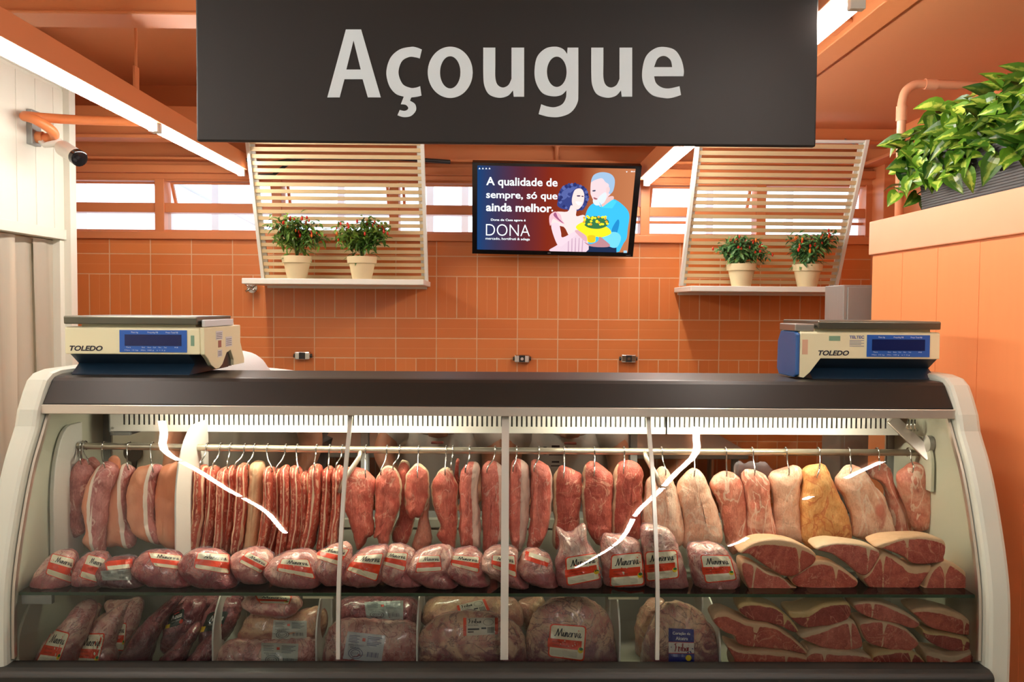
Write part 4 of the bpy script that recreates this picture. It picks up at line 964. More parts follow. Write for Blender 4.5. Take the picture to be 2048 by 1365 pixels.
M_yellow = m_cut('yellow_fat_beef', (222, 150, 84), (234, 178, 112), fat=(242, 206, 140), vein=(206, 116, 66), vw=.02, patch=(206, 118, 70), pl=(.56, .66))
M_porkm = m_cut('pork_muscle', (158, 84, 80), (196, 126, 116), fat=(240, 216, 198), vein=(232, 186, 170), vw=.014)
def m_pork():
    t = NT('pork_with_rind'); col, n1, n2, h, co = meat_base(t, (176, 98, 94), (206, 138, 130), vein=(232, 190, 176), vw=.014)
    z = t.m_('ADD', t.attr('zone'), t.m_('MULTIPLY', t.m_('SUBTRACT', n1, .5), .004))
    rind = t.mix(t.step(t.noise(t.coord((1, 1, .4)), 14, 5, .5), .35, .7), lin((220, 140, 104)), lin((234, 168, 132)))
    fat = lin((246, 226, 206))
    col = t.mix(t.step(z, .0045, .006), fat, col); col = t.mix(t.step(z, -.0055, -.004), rind, col)
    return finish(t, col, t.m_('MULTIPLY', h, .7), .38, .3)
M_pork = m_pork()
def m_rib():
    t = NT('beef_rib'); col, n1, n2, h, co = meat_base(t, (170, 68, 52), (204, 98, 76), vein=(226, 160, 132), vw=.012)
    v = t.m_('ADD', t.attr('v'), t.m_('MULTIPLY', t.m_('SUBTRACT', t.noise(t.coord((1, 1, .35)), 16, 4), .5), .9))
    r = t.n('ShaderNodeObjectInfo').outputs['Random']
    ph = t.m_('FRACT', t.m_('ADD', t.m_('MULTIPLY', v, .95), t.m_('MULTIPLY', r, 3.7)))
    a = t.m_('ABSOLUTE', t.m_('SUBTRACT', ph, .5))
    col = t.mix(t.m_('SUBTRACT', 1.0, t.step(a, .06, .11)), col, lin((244, 214, 180)))
    sp = t.m_('MULTIPLY', t.step(a, .36, .44), t.step(t.noise(co, 75, 3, .8), .46, .56))
    col = t.mix(t.m_('MULTIPLY', sp, .75), col, lin((238, 196, 164)))
    col = t.mix(t.m_('MULTIPLY', t.step(t.attr('zone'), .4, .6), .85), col, t.mix(n1, lin((216, 170, 124)), lin((240, 206, 164))))
    return finish(t, col, h, .36, .55)
M_rib = m_rib()
def m_slice(name, red, red2, fat):
    t = NT(name); col, n1, n2, h, co = meat_base(t, red, red2, streak=(10, 10, 22), vein=(224, 150, 122), vw=.010, vamt=.7)
    w = t.m_('MULTIPLY', t.m_('SUBTRACT', t.noise(co, 55, 4), .5), 1.3)
    z = t.m_('ADD', t.attr('zone'), w)
    fatc = t.mix(n1, lin(fat), lin(tuple(c - 30 for c in fat)))
    col = t.mix(t.step(z, .3, .7), col, fatc)
    return finish(t, col, h, .36, .4)
M_slice = m_slice('rump_slice', (174, 70, 56), (208, 104, 82), (240, 196, 154))
M_slice_b = m_slice('rump_slice_dark', (146, 54, 46), (176, 78, 64), (232, 196, 138))
M_slice_c = m_slice('rump_slice_rosy', (184, 84, 68), (214, 116, 96), (238, 204, 166))
def m_pack(name, a, b, c, wr, dark=.45):
    t = NT(name); co = t.coord(); n1 = t.noise(co, 14, 5, 1.6); n2 = t.noise(co, 46, 5, 1.2)
    col = t.mix(t.step(n1, .40, .60), lin(a), lin(b))
    rv = t.m_('ABSOLUTE', t.m_('SUBTRACT', t.noise(t.coord((1, 1, 1.3)), 11, 4, 2.0), .5))
    col = t.mix(t.m_('MULTIPLY', t.m_('SUBTRACT', 1.0, t.step(rv, .006, .03)), dark), col, lin(c))
    rv2 = t.m_('ABSOLUTE', t.m_('SUBTRACT', t.noise(t.coord((1.3, 1, .7)), 17, 3, 2.5), .5))
    wl_ = t.m_('SUBTRACT', 1.0, t.step(rv2, .004, .02))
    col = t.mix(t.m_('MULTIPLY', wl_, .55), col, lin(wr))
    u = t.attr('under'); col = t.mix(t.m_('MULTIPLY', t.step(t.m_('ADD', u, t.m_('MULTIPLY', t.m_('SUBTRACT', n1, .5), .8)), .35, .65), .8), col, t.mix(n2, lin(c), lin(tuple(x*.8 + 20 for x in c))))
    h = t.m_('ADD', t.m_('MULTIPLY', n2, .6), t.m_('MULTIPLY', wl_, .5))
    return finish(t, col, h, .30, .8, .7, .008)
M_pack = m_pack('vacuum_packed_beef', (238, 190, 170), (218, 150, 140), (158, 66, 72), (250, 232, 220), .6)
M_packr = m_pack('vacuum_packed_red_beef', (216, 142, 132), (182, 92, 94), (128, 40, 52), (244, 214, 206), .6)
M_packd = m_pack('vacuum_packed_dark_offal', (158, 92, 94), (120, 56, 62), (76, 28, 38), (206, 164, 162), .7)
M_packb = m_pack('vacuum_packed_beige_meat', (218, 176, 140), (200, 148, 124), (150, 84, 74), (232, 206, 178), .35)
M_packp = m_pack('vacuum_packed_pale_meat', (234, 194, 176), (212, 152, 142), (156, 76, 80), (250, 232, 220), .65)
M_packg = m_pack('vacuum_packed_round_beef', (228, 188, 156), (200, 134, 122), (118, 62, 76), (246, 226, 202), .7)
M_film = NT('clear_film'); _t = M_film; _p = _t.b; _p.inputs['Base Color'].default_value = lin((226, 226, 232)); _p.inputs['Roughness'].default_value = .2
_tr = _t.n('ShaderNodeBsdfTransparent'); _mx = _t.n('ShaderNodeMixShader', {0: .16}); _t.t.links.new(_tr.outputs[0], _mx.inputs[1]); _t.t.links.new(_p.outputs[0], _mx.inputs[2]); _t.t.links.new(_mx.outputs[0], _t.out.inputs[0]); M_film = M_film.m

# ---------------------------------------------------------------- meat: shapes
ZO = {'1': (100, 880, 5.6875), '2': (370, 890, 5.933), '3': (680, 890, 5.935), '4': (1000, 890, 5.389), '5': (1340, 890, 3.657), '6': (1380, 1050, 3.357),
      'A': (0, 800, 2.4157), 'B': (650, 800, 2.4157), 'C': (1348, 800, 2.4157)}
def pts(zo, s):
    ox, oy, k = ZO[zo]; out = []
    for q_ in s.split():
        x, y = q_.split(','); x = ox + float(x)/k; y = oy + float(y)/k
        if y > 1040:      # keep clear of the end walls of the case
            if x < 230: x = 230 - (230 - x)*.80
            if x > 1800: x = 1800 + (x - 1800)*.88
        out.append((x, y))
    return out
def closed(P, N):
    n = len(P); D = []
    for i in range(n):
        p0, p1, p2, p3 = P[i-1], P[i], P[(i+1) % n], P[(i+2) % n]
        for j in range(10):
            t = j/10; D.append(tuple(.5*(2*p1[m] + (p2[m]-p0[m])*t + (2*p0[m]-5*p1[m]+4*p2[m]-p3[m])*t*t + (3*p1[m]-p0[m]-3*p2[m]+p3[m])*t**3) for m in (0, 1)))
    L = [0]
    for i in range(len(D)): L.append(L[-1] + math.dist(D[i], D[(i+1) % len(D)]))
    out = []; k = 0
    for i in range(N):
        s_ = L[-1]*i/N
        while L[k+1] < s_: k += 1
        t = (s_ - L[k])/max(1e-9, L[k+1]-L[k]); a, b = D[k], D[(k+1) % len(D)]
        out.append((a[0] + (b[0]-a[0])*t, a[1] + (b[1]-a[1])*t))
    return out
def xat(line, z):
    for i in range(len(line)-1):
        (xa, za), (xb, zb_) = line[i], line[i+1]
        if z <= za and z >= zb_: return xa + (xb-xa)*(za-z)/max(1e-9, za-zb_)
    return line[0][0] if z > line[0][1] else line[-1][0]
def pillow(zo, outline, Y, T, Tb=None, N=64, K=9, p=2.3, pb=None, amp=.003, fq=28, seed=0, line=None, tilt=0.0, slice_=None, stripfat=0, wrinkle=0.0, fatside=None, zmin=None):
    O = closed([(v.x, v.z) for v in (at(px, py, Y) for px, py in pts(zo, outline))], N)
    Tb = T if Tb is None else Tb; pb = p if pb is None else pb
    cx = sum(q[0] for q in O)/N; cz = sum(q[1] for q in O)/N
    sxx = sum((q[0]-cx)**2 for q in O); szz = sum((q[1]-cz)**2 for q in O); sxz = sum((q[0]-cx)*(q[1]-cz) for q in O)
    th = .5*math.atan2(2*sxz, sxx - szz); ax, az = math.cos(th), math.sin(th)
    pr = [(q[0]-cx)*ax + (q[1]-cz)*az for q in O]; hl = (max(pr) - min(pr))/2; mid = (max(pr)+min(pr))/2
    hw = max(abs(-(q[0]-cx)*az + (q[1]-cz)*ax) for q in O)
    lim = max(0, hl - hw)*.85
    tgt = []
    for v_ in pr:
        w = mid + max(-lim, min(lim, v_ - mid)); tgt.append((cx + ax*w, cz + az*w))
    ln = [(at(px, py, Y).x, at(px, py, Y).z) for px, py in pts(zo, line)] if line else None
    xs = [q[0] for q in O]; x0, x1 = min(xs), max(xs); zs = [q[1] for q in O]; z0, z1 = min(zs), max(zs)
    def topz(x):
        best = -9
        for i in range(N):
            a, b = O[i], O[(i+1) % N]
            if (a[0]-x)*(b[0]-x) <= 0 and a[0] != b[0]:
                best = max(best, a[1] + (b[1]-a[1])*(x-a[0])/(b[0]-a[0]))
        return best if best > -9 else z1
    mb = MB(); S_ = []; V_ = []; Zn = []; U_ = []
    rnd = random.Random(seed); sd = Vector((rnd.uniform(-50, 50), rnd.uniform(-50, 50), rnd.uniform(-50, 50)))
    def wid(z):
        c = [q[0] for q in O if abs(q[1]-z) < (z1-z0)*.07]
        return (min(c), max(c)) if len(c) > 1 else (x0, x1)
    rings = [(math.cos(PI/2*i/K) if not slice_ else (1 - (1 - i/K))**1.0, 1) for i in range(K)]
    if slice_: rs = [1 - i/(K) for i in range(K)]
    else: rs = [math.sin(PI/2*(1 - i/K)) for i in range(K)]
    order = [(s, -1) for s in rs] + [(s, 1) for s in rs[1:]]
    nr = len(rs)
    for (s, sg_) in order:
        d = (T if sg_ < 0 else Tb)*(max(0, 1 - s**(p if sg_ < 0 else pb)))**(1/(p if sg_ < 0 else pb))
        for i in range(N):
            x = tgt[i][0] + (O[i][0]-tgt[i][0])*s; z = tgt[i][1] + (O[i][1]-tgt[i][1])*s
            y = Y + sg_*d + tilt*(z - z0)
            P = Vector((x, y, z)); nz = noise.noise(P*fq + sd); nz2 = noise.noise(P*fq*2.7 + sd)
            nv = Vector((O[i][0]-tgt[i][0], 0, O[i][1]-tgt[i][1])); nv = nv.normalized() if nv.length > 0 else Vector((0, 0, 1))
            e = s**3
            disp = amp*(nz + .5*nz2)
            if wrinkle: disp += wrinkle*(.5 - abs(noise.noise(Vector((x*fq*1.6, y*fq*1.2, z*fq*1.6)) + sd))*2)
            P += (nv*e + Vector((0, sg_, 0))*(1 - e))*disp
            if zmin is not None and P.z < zmin: P.z = zmin + (P.z - zmin)*.02
            mb.v.append(P); S_.append(s)
            a, b = wid(z); V_.append(2*(x-a)/max(1e-4, b-a) - 1)
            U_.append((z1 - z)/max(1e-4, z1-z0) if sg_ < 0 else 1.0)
            if slice_:
                fatT, u0, sl, wd = slice_
                below = topz(x) - z
                q_ = (fatT*(1 + .35*math.sin((x - x0)/(x1-x0)*5 + seed)) - below)/.006
                xs_ = x0 + (x1-x0)*u0 + sl*(z - z0)
                tw = max(0, 1 - below/(.45*(z1-z0)))
                q_ = max(q_, (.0016 + wd*tw**1.6 - abs(x - xs_))/.004)
                if s > .93: q_ = max(q_, (s - .955)/.03)
                Zn.append(.5 + q_ if sg_ < 0 else (1.6 if z > cz else .9 if s < .9 else 1.2))
            elif ln: Zn.append(x - xat(ln, z))
            elif stripfat: Zn.append(1.0)
            elif fatside:
                # fat along one side (or the rim): a value around .5 at the border
                v = V_[-1]; k_ = v*fatside[0] if fatside[0] else s
                Zn.append(.5 + (k_ - fatside[1])*6)
            else: Zn.append(-.8)
    for r in range(nr-1):
        for i in range(N): mb.f.append([r*N+i, r*N+(i+1) % N, (r+1)*N+(i+1) % N, (r+1)*N+i]); mb.mi.append(0)
    mb.f.append([(nr-1)*N+i for i in range(N)]); mb.mi.append(0)
    for r in range(nr-1):
        A = 0 if r == 0 else nr*N + (r-1)*N; B = nr*N + r*N
        for i in range(N): mb.f.append([A+(i+1) % N, A+i, B+i, B+(i+1) % N]); mb.mi.append(0)
    mb.f.append([nr*N + (nr-2)*N + i for i in range(N)][::-1]); mb.mi.append(0)
    return mb, {'s': S_, 'v': V_, 'zone': Zn, 'under': U_}

# ---------------------------------------------------------------- hanging meat and hooks
M_hook = mat('steel_hook', (206, 204, 200), 0.2, 1.0, var=0.04)
def yfront(mb, x, z):
    bv = BVHTree.FromPolygons(mb.v, mb.f); h = bv.ray_cast(Vector((x, 2.0, z)), Vector((0, 1, 0)))
    return h[0].y if h[0] is not None else None
def hook(pr, pm, mb, label, Ym=None):
    """an S-shaped hook over the rail at pixel pr, its point in the meat at pixel pm"""
    R = at(pr[0], pr[1], RY); R.z = railz(R.x); r = .0135
    q = at(pm[0], pm[1], RY - .03); yf = yfront(mb, q.x, q.z) if mb else None
    yf = RY - .03 if yf is None else yf
    q = at(pm[0], pm[1], yf)
    P = []
    for k in range(8):
        t = -.35*PI + k/7*1.30*PI
        P.append(Vector((R.x, RY + r*math.cos(t), R.z + r*math.sin(t))))
    P.append(Vector((R.x, RY - r - .0005, R.z - .010)))
    drop = (R.z - q.z)
    P.append(Vector((R.x + (q.x-R.x)*.25, RY - r - .002 + (yf - RY + r)*.4, R.z - drop*.45)))
    P += [Vector((R.x + (q.x-R.x)*.8, yf - .009, q.z + .016)), Vector((q.x, yf - .011, q.z + .004)), Vector((q.x, yf - .007, q.z - .004)), Vector((q.x, yf - .0012, q.z - .003))]
    PP = spline([tuple(v) for v in P], 3)
    a = MB(); n = len(PP); a.tube(PP, [.0021]*(n-4) + [.0019, .0016, .0012, .0007], 8)
    tag(a.build('meat_hook', M_hook, None, smooth=True, loc=(R.x, RY, R.z - .05)), label, 'hook', 'meat hooks on the rail')
SIDE = {}
def hang(key, zo, outline, m, Y, T, label, hk=(), nm='hanging_beef', cat='meat', group='hanging cuts of beef', Tb=None, hlabel=None, **kw):
    kw.setdefault('amp', .0045); kw.setdefault('wrinkle', .0016)
    mb, A = pillow(zo, outline, Y, T, Tb, seed=len(SIDE)*7+1, **kw)
    SIDE[key] = mb
    o = mb.build(nm, m, None, smooth=True, attrs=A); tag(o, label, cat, group)
    for i, h in enumerate(hk):
        (a, b) = pts(zo, h)
        hook(a, b, mb, (hlabel or 'thin steel hook holding the ' + label.split(',')[0])[:110] if i == 0 else 'second thin hook in the ' + label.split(',')[0])
    return o
PG = 'hanging pieces of pork'
hang('p1b', '1', '420,240 470,195 550,260 560,350 530,520 520,700 440,720 410,500 410,330', M_porkm, 2.53, .022, 'small pork piece, behind the leftmost hanging pork', ('400,60 455,260',), 'hanging_pork', group=PG, hlabel='steel hook of the small pork piece at the back left')
hang('p1', '1', '370,220 440,280 490,400 440,560 370,760 360,900 300,1060 180,1110 90,1010 110,860 130,640 200,430 290,290', M_porkm, 2.455, .032, 'leftmost hanging pork leg without rind, dark lower end', ('365,70 370,260',), 'hanging_pork', group=PG, hlabel='steel hook of the leftmost hanging pork leg')
o = hang('p2', '1', '620,258 700,255 770,350 730,480 660,680 650,900 600,1100 590,1290 500,1290 400,1240 300,1150 350,1000 380,750 430,520 520,350', M_pork, 2.445, .036, 'hanging pork with rind, long white fat stripe, second from left', ('615,50 640,300',), 'hanging_pork', group=PG, line='590,260 535,460 505,700 492,900 478,1100 490,1300', hlabel='steel hook of the second hanging pork piece')
mb, A = pillow('1', '660,230 730,178 800,225 795,340 760,350 700,300', 2.462, .006, amp=.002, seed=5, line='2000,170 2000,400'); mb.build('rind_flap', M_pork, o, smooth=True, attrs=A)
hang('p3', '1', '820,290 900,280 970,330 930,420 880,600 880,800 900,1000 970,1090 970,1190 890,1240 780,1210 610,1200 620,1000 650,750 700,560 780,380', M_pork, 2.478, .030, 'hanging pork with rind, thick white fat band, third from left', ('900,60 905,320',), 'hanging_pork', group=PG, line='855,280 835,480 832,700 850,900 878,1150 890,1250', hlabel='steel hook of the third hanging pork piece')
hang('p4', '1', '1010,310 1100,285 1230,275 1290,320 1240,420 1200,640 1200,900 1240,1050 1250,1180 1100,1150 960,1060 900,900 880,700 890,540 940,400', M_pork, 2.462, .034, 'broad hanging pork with smooth tan rind, fourth from left', ('1165,60 1185,350',), 'hanging_pork', group=PG, line='1175,300 1145,480 1130,700 1140,950 1200,1180', hlabel='steel hook of the broad fourth pork piece')
hang('p5', '1', '1290,300 1380,262 1440,262 1470,400 1480,800 1480,1220 1300,1200 1230,1080 1210,800 1210,600 1240,420', M_pork, 2.470, .034, 'hanging pork with tan rind, against the tall white divider', (), 'hanging_pork', group=PG, line='1700,200 1700,1300')
# ribs
def rib(i, ct, cm, cb, w, yt, yb, Y, lab, hk=None, fat=0, wob=6):
    r = random.Random(i*13+2); Lf = []; Rt = []
    for k in range(7):
        t = k/6; c = (1-t)**2*ct + 2*t*(1-t)*(2*cm - (ct+cb)/2) + t*t*cb; ww = w*(.36 if k in (0,) else .44 if k == 6 else .5); y = yt + (yb-yt)*t
        Lf.append((c - ww + r.uniform(-wob, wob), y + r.uniform(-12, 12))); Rt.append((c + ww + r.uniform(-wob, wob), y + r.uniform(-12, 12)))
    o = ' '.join('%.0f,%.0f' % q_ for q_ in Lf + Rt[::-1])
    hang('r%d' % i, '2', o, M_rib, Y, .045, lab, (hk,) if hk else (), 'hanging_rib', group='hanging racks of beef rib', N=72, amp=.0035, fq=40, stripfat=fat, hlabel='steel hook over ' + lab, p=2.6) 
    return o
RB = [(190, 190, 110, 150, 262, 1275, 2.455, 'rack of beef rib nearest the tall white divider', '265,60 190,270'),
      (335, 340, 262, 140, 275, 1255, 2.47, 'second rack of beef rib from the tall white divider', '425,60 345,270'),
      (465, 462, 420, 122, 300, 1235, 2.455, 'third beef rib rack, streaked red, from the tall divider', '545,60 515,270'),
      (575, 572, 500, 110, 270, 1255, 2.485, 'fourth beef rib rack from the tall divider, slightly behind', '715,60 605,270'),
      (690, 682, 622, 140, 250, 1280, 2.455, 'fifth beef rib rack from the tall divider, narrow fat line', '830,60 750,270'),
      (862, 850, 785, 165, 215, 1245, 2.475, 'pale fatty beef rib rack with tan flap on top', None),
      (1000, 1000, 905, 112, 275, 1300, 2.452, 'beef rib rack just right of the pale fatty one', '985,80 1045,300'),
      (1090, 1105, 1020, 112, 305, 1290, 2.482, 'beef rib rack in the middle, hook slanting right', '1200,70 1090,310'),
      (1190, 1210, 1135, 125, 255, 1320, 2.46, 'beef rib rack with greyish flat side', None),
      (1310, 1345, 1275, 145, 275, 1260, 2.472, 'beef rib rack with white speckled bone edge', '1335,70 1360,320'),
      (1440, 1455, 1390, 110, 330, 1230, 2.49, 'short red beef rib piece behind its neighbours', None),
      (1545, 1545, 1440, 150, 255, 1250, 2.455, 'broad beef rib rack, third from the beef cuts', '1565,70 1548,280'),
      (1692, 1690, 1640, 132, 275, 1225, 2.472, 'beef rib rack with long red face, second from beef cuts', '1720,70 1712,290'),
      (1812, 1805, 1745, 115, 280, 1200, 2.458, 'beef rib rack touching the first large beef cut', '1870,60 1800,280')]
for i, (ct, cm, cb, w, yt, yb, Y, lab, hk) in enumerate(RB): rib(i, ct, cm, cb, w, yt, yb, Y, lab, hk, 1 if i == 5 else 0)
BG = 'hanging cuts of beef'
hang('a', '3', '-20,300 120,270 240,285 360,340 430,450 415,600 400,800 400,1060 330,1100 300,1180 220,1260 190,1180 130,960 60,780 -10,700 -40,480', M_beef, 2.455, .030, 'broad red beef cut tapering down, right of the ribs', ('310,60 310,370',))
hang('b2', '3', '740,180 820,220 830,330 800,500 760,700 850,780 890,880 830,1090 780,1190 640,1160 620,1060 700,820 720,500 690,300', M_beefd, 2.505, .022, 'ragged beef cut hanging behind the second and third', ('710,60 635,280',), fatside=(0, .9))
hang('b', '3', '540,255 640,270 700,350 735,480 730,600 690,820 640,960 600,1060 560,1210 480,1200 440,1100 390,1110 415,1000 410,750 420,520 440,380', M_beef, 2.455, .028, 'beef cut with white knuckle at top, second from ribs', ('560,90 490,340',), fatside=(0, .93))
hang('ct', '3', '1010,560 1060,600 1060,900 1100,1130 1040,1220 940,1270 860,1210 890,1080 940,900 960,720', M_lean, 2.50, .022, 'pale bony shank end hanging below a red beef cut')
hang('c', '3', '900,230 1000,260 1050,340 1060,480 1060,600 1000,760 960,860 900,870 850,900 800,820 780,640 770,500 790,360 850,280', M_beef, 2.455, .028, 'short oval red beef cut above the pale shank', ('935,60 925,370',), fatside=(0, .94))
hang('d', '3', '1240,275 1320,300 1370,430 1400,520 1390,760 1400,900 1380,1100 1360,1250 1290,1250 1190,1160 1150,1060 1200,970 1130,780 1090,560 1100,440 1160,330', M_beef, 2.465, .030, 'red beef cut with torn lower end left of the fillets', ('1262,60 1250,340',), fatside=(0, .93))
hang('d2', '3', '1380,180 1420,200 1410,380 1440,480 1420,640 1380,600 1350,400', M_beefd, 2.515, .016, 'thin dark beef strip behind the torn red cut', ('1340,60 1320,280',))
hang('e', '3', '1540,205 1640,210 1660,330 1640,500 1660,760 1670,1060 1670,1200 1590,1240 1500,1220 1430,1180 1420,900 1420,600 1430,360 1480,260', M_fillet, 2.46, .032, 'long beef fillet with lilac membrane, leftmost of the fillets', ('1540,70 1490,310',), fatside=(1, .25))
hang('f', '3', '1730,225 1830,200 1920,260 1960,400 1970,700 1960,1000 1900,1150 1740,1290 1700,1250 1690,900 1680,550 1680,350', M_fillet, 2.47, .034, 'long beef fillet just left of the wide glass joint', ('1840,70 1745,310',), fatside=(1, .42))
hang('g', '4', '170,150 260,180 320,270 325,500 320,700 290,950 230,1140 150,1130 110,1000 90,700 100,400 120,230', M_fillet, 2.465, .032, 'long beef fillet just right of the wide glass joint', ('180,60 140,270',), fatside=(1, .1))
hang('h', '4', '340,190 430,180 520,230 555,330 560,560 540,800 480,1000 400,1120 300,1110 310,950 330,700 330,400', M_fillet, 2.46, .034, 'rightmost beef fillet, curving left at its foot', ('420,70 365,270',), fatside=(1, .80))
hang('i', '4', '640,240 720,230 800,290 875,340 870,560 860,840 840,1020 700,1120 600,1130 560,1000 580,800 570,560 570,380', M_beefd, 2.468, .032, 'dark red loin end, leftmost of three, above upright packs', ('690,70 685,340',), fatside=(-1, .78))
hang('j', '4', '920,220 1000,175 1100,230 1200,320 1215,440 1200,800 1190,1000 1050,1080 930,900 890,700 880,400', M_beefd, 2.46, .032, 'dark red loin end, middle of three, above upright packs', ('1015,60 1010,320',), fatside=(-1, .84))
hang('k', '4', '1260,230 1350,175 1460,180 1530,260 1540,400 1520,700 1510,1000 1400,1020 1210,990 1200,700 1220,400', M_beefd, 2.468, .032, 'dark red loin end, right of three, above upright packs', ('1335,70 1325,290',), fatside=(-1, .80))
hang('l', '4', '1680,300 1740,230 1810,260 1860,380 1920,560 1970,800 1970,1050 1850,1100 1540,1010 1530,760 1560,560 1580,380', M_fatty, 2.458, .036, 'smooth pink fatty cut behind the thin right glass joint', ('1740,70 1778,310',))
hang('m', '5', '170,175 230,200 290,320 340,460 380,600 370,720 200,760 90,740 90,560 60,400 50,300 100,220', M_fatty, 2.465, .036, 'cone shaped fatty cut with dark red spot low down', ('172,45 172,220',))
hang('n', '5', '400,185 480,220 540,310 550,420 560,560 560,740 460,800 420,740 390,620 360,460 310,340 290,270 340,210', M_lean, 2.478, .032, 'pale twisted cut right of the cone shaped one', ('405,45 408,220',))
hang('o', '5', '570,175 640,190 700,230 730,330 740,480 770,600 770,700 640,720 570,700 560,540 550,380 530,270 530,200', M_lean, 2.462, .030, 'marbled red cut below the clear plastic film', ('600,30 612,210',))
hang('p', '5', '880,155 940,160 970,210 950,300 940,450 950,600 970,710 890,700 770,690 760,540 750,400 730,290 730,220 800,180', M_fatty, 2.472, .032, 'cream fatty cut left of the yellowish one', ('845,45 862,210',))
hang('q', '5', '1080,140 1140,160 1180,260 1240,380 1300,500 1320,640 1310,720 1160,720 1040,760 960,700 950,560 950,420 970,290 980,180', M_yellow, 2.455, .038, 'large yellowish orange fatty cut', ('1085,45 1068,230',))
hang('r', '5', '1320,145 1420,190 1480,280 1560,380 1610,520 1640,680 1520,720 1400,690 1330,660 1320,540 1270,400 1210,270 1260,180', M_fatty, 2.455, .034, 'broad cream cut right of the yellowish one', ('1305,45 1308,215',))
hang('s', '5', '1530,130 1600,170 1650,310 1720,430 1800,560 1810,660 1700,680 1640,640 1600,450 1560,300 1450,230 1460,150', M_lean, 2.51, .024, 'pale cut half hidden behind the broad cream one', ('1515,35 1520,175',))
hang('t', '5', '1780,135 1850,160 1910,260 1940,400 1940,520 1920,600 1840,630 1780,590 1720,440 1670,330 1660,230 1710,170', M_lean, 2.46, .034, 'rightmost hanging cut, rosy pink, by the case wall', ('1745,60 1765,190',))
a, _ = pillow('5', '470,150 500,118 545,130 600,120 640,135 660,118 720,150 760,220 740,250 500,250', 2.505, .004, amp=.006, fq=60, seed=3)
tag(a.build('plastic_film', M_film, None, smooth=True), 'crumpled clear plastic film behind the marbled red hanging cut', 'plastic film')
# ---------------------------------------------------------------- rump slices
def cut(outline, m, Y, sl, label, group, T=.012, Tb=.10, **kw):
    mb, A = pillow('6', outline, Y, T, Tb, N=96, K=15, p=5.0, pb=2.6, amp=.0016, fq=36, seed=len(label)*3 + int(Y*997), slice_=sl, zmin=.7275 if group == GS1 else .4788, **kw)
    tag(mb.build('rump_slice', m, None, smooth=True, attrs=A), label, 'meat', group)
GS1 = 'rump slices on the glass shelf'
cut('345,240 420,250 500,300 620,350 700,450 705,480 560,505 400,480 380,420 350,340', M_slice_c, 2.240, (.006, .17, .10, .004), 'rump slice on the shelf, lowest left, next to the upright pack', GS1)
cut('320,180 430,110 560,90 700,110 800,160 845,210 820,260 720,330 640,345 540,300 440,230 380,190', M_slice, 2.227, (.012, .78, -.05, .010), 'rump slice on top at the left of the shelf heap, with curved fat cap', GS1)
cut('670,360 780,270 860,235 960,250 1060,310 1125,380 1080,430 980,490 840,490 750,440', M_slice, 2.245, (.009, .64, .03, .008), 'bright red pointed rump slice on the shelf, second from left below', GS1)
cut('830,155 920,120 1050,115 1180,130 1265,170 1250,240 1190,330 1130,330 1030,250 940,190', M_slice_c, 2.233, (.007, .80, .02, .006), 'rump slice in the middle of the upper row of the shelf heap', GS1)
cut('1145,350 1200,300 1270,190 1310,172 1400,220 1480,265 1620,262 1640,290 1560,400 1470,480 1250,470', M_slice, 2.247, (.016, .30, -.02, .008), 'large rump slice on the shelf with thick fat rising to a peak', GS1)
cut('1230,140 1380,90 1560,72 1690,85 1750,120 1740,210 1720,250 1510,262 1420,210 1300,160', M_slice, 2.231, (.010, .46, -.06, .006), 'topmost rump slice at the right of the shelf heap', GS1)
cut('1580,440 1640,290 1720,235 1800,250 1900,310 1965,400 1950,470 1760,485 1590,480', M_slice, 2.245, (.015, .40, .0, .018), 'rump slice at the right end of the shelf by the case wall', GS1)
GS2 = 'rump slices on the case floor'
cut('325,530 400,512 560,545 660,620 720,700 690,715 560,660 400,630 330,580', M_slice_b, 2.218, (.008, .74, .10, .006), 'rump slice in the floor heap, top layer, leftmost', GS2)
cut('650,580 780,570 900,520 1040,510 1075,550 1060,620 980,660 790,685 700,650', M_slice_b, 2.222, (.012, .30, .05, .008), 'dark rump slice in the floor heap, top layer, second from left', GS2)
cut('1090,530 1150,510 1280,515 1440,580 1550,650 1500,690 1380,660 1200,620 1120,580', M_slice_c, 2.216, (.007, .26, .06, .004), 'rosy rump slice in the floor heap, top layer, third from left', GS2)
cut('1490,570 1600,550 1750,560 1880,600 1975,690 1940,735 1780,720 1620,680 1540,620', M_slice, 2.222, (.012, .80, .0, .010), 'rump slice in the floor heap, top layer, by the case wall', GS2)
cut('140,610 230,575 380,640 520,660 640,720 770,830 770,860 600,830 340,805 290,740 200,700', M_slice, 2.212, (.010, .42, .12, .010), 'long rump slice in the floor heap, middle layer, leftmost', GS2)
cut('720,730 900,680 1050,635 1110,660 1155,790 1120,830 960,835 830,800', M_slice_c, 2.216, (.011, .82, -.1, .006), 'rump slice in the floor heap, middle layer, second from left', GS2)
cut('1130,670 1180,640 1320,645 1440,690 1540,770 1530,810 1440,850 1280,820 1180,780', M_slice_c, 2.212, (.006, .36, .10, .006), 'rosy rump slice in the floor heap, middle layer, third from left', GS2)
cut('1560,690 1620,710 1780,730 1900,750 1975,800 1930,840 1760,835 1620,780', M_slice_b, 2.218, (.008, .76, .04, .010), 'dark rump slice with yellow fat in the floor heap by the case wall', GS2)
cut('240,800 330,830 500,835 660,850 775,880 770,930 760,990 320,985 290,900', M_slice, 2.206, (.009, .70, .06, .006), 'rump slice in the floor heap, bottom layer, leftmost', GS2)
cut('780,860 850,825 1000,835 1120,850 1215,890 1200,985 1000,990 800,985', M_slice_c, 2.208, (.010, .26, .0, .010), 'rump slice in the floor heap, bottom layer, second from left', GS2)
cut('1220,860 1330,835 1480,840 1580,900 1590,985 1400,990 1250,985', M_slice_b, 2.206, (.008, .70, .0, .010), 'rump slice in the floor heap, bottom layer, third from left', GS2)
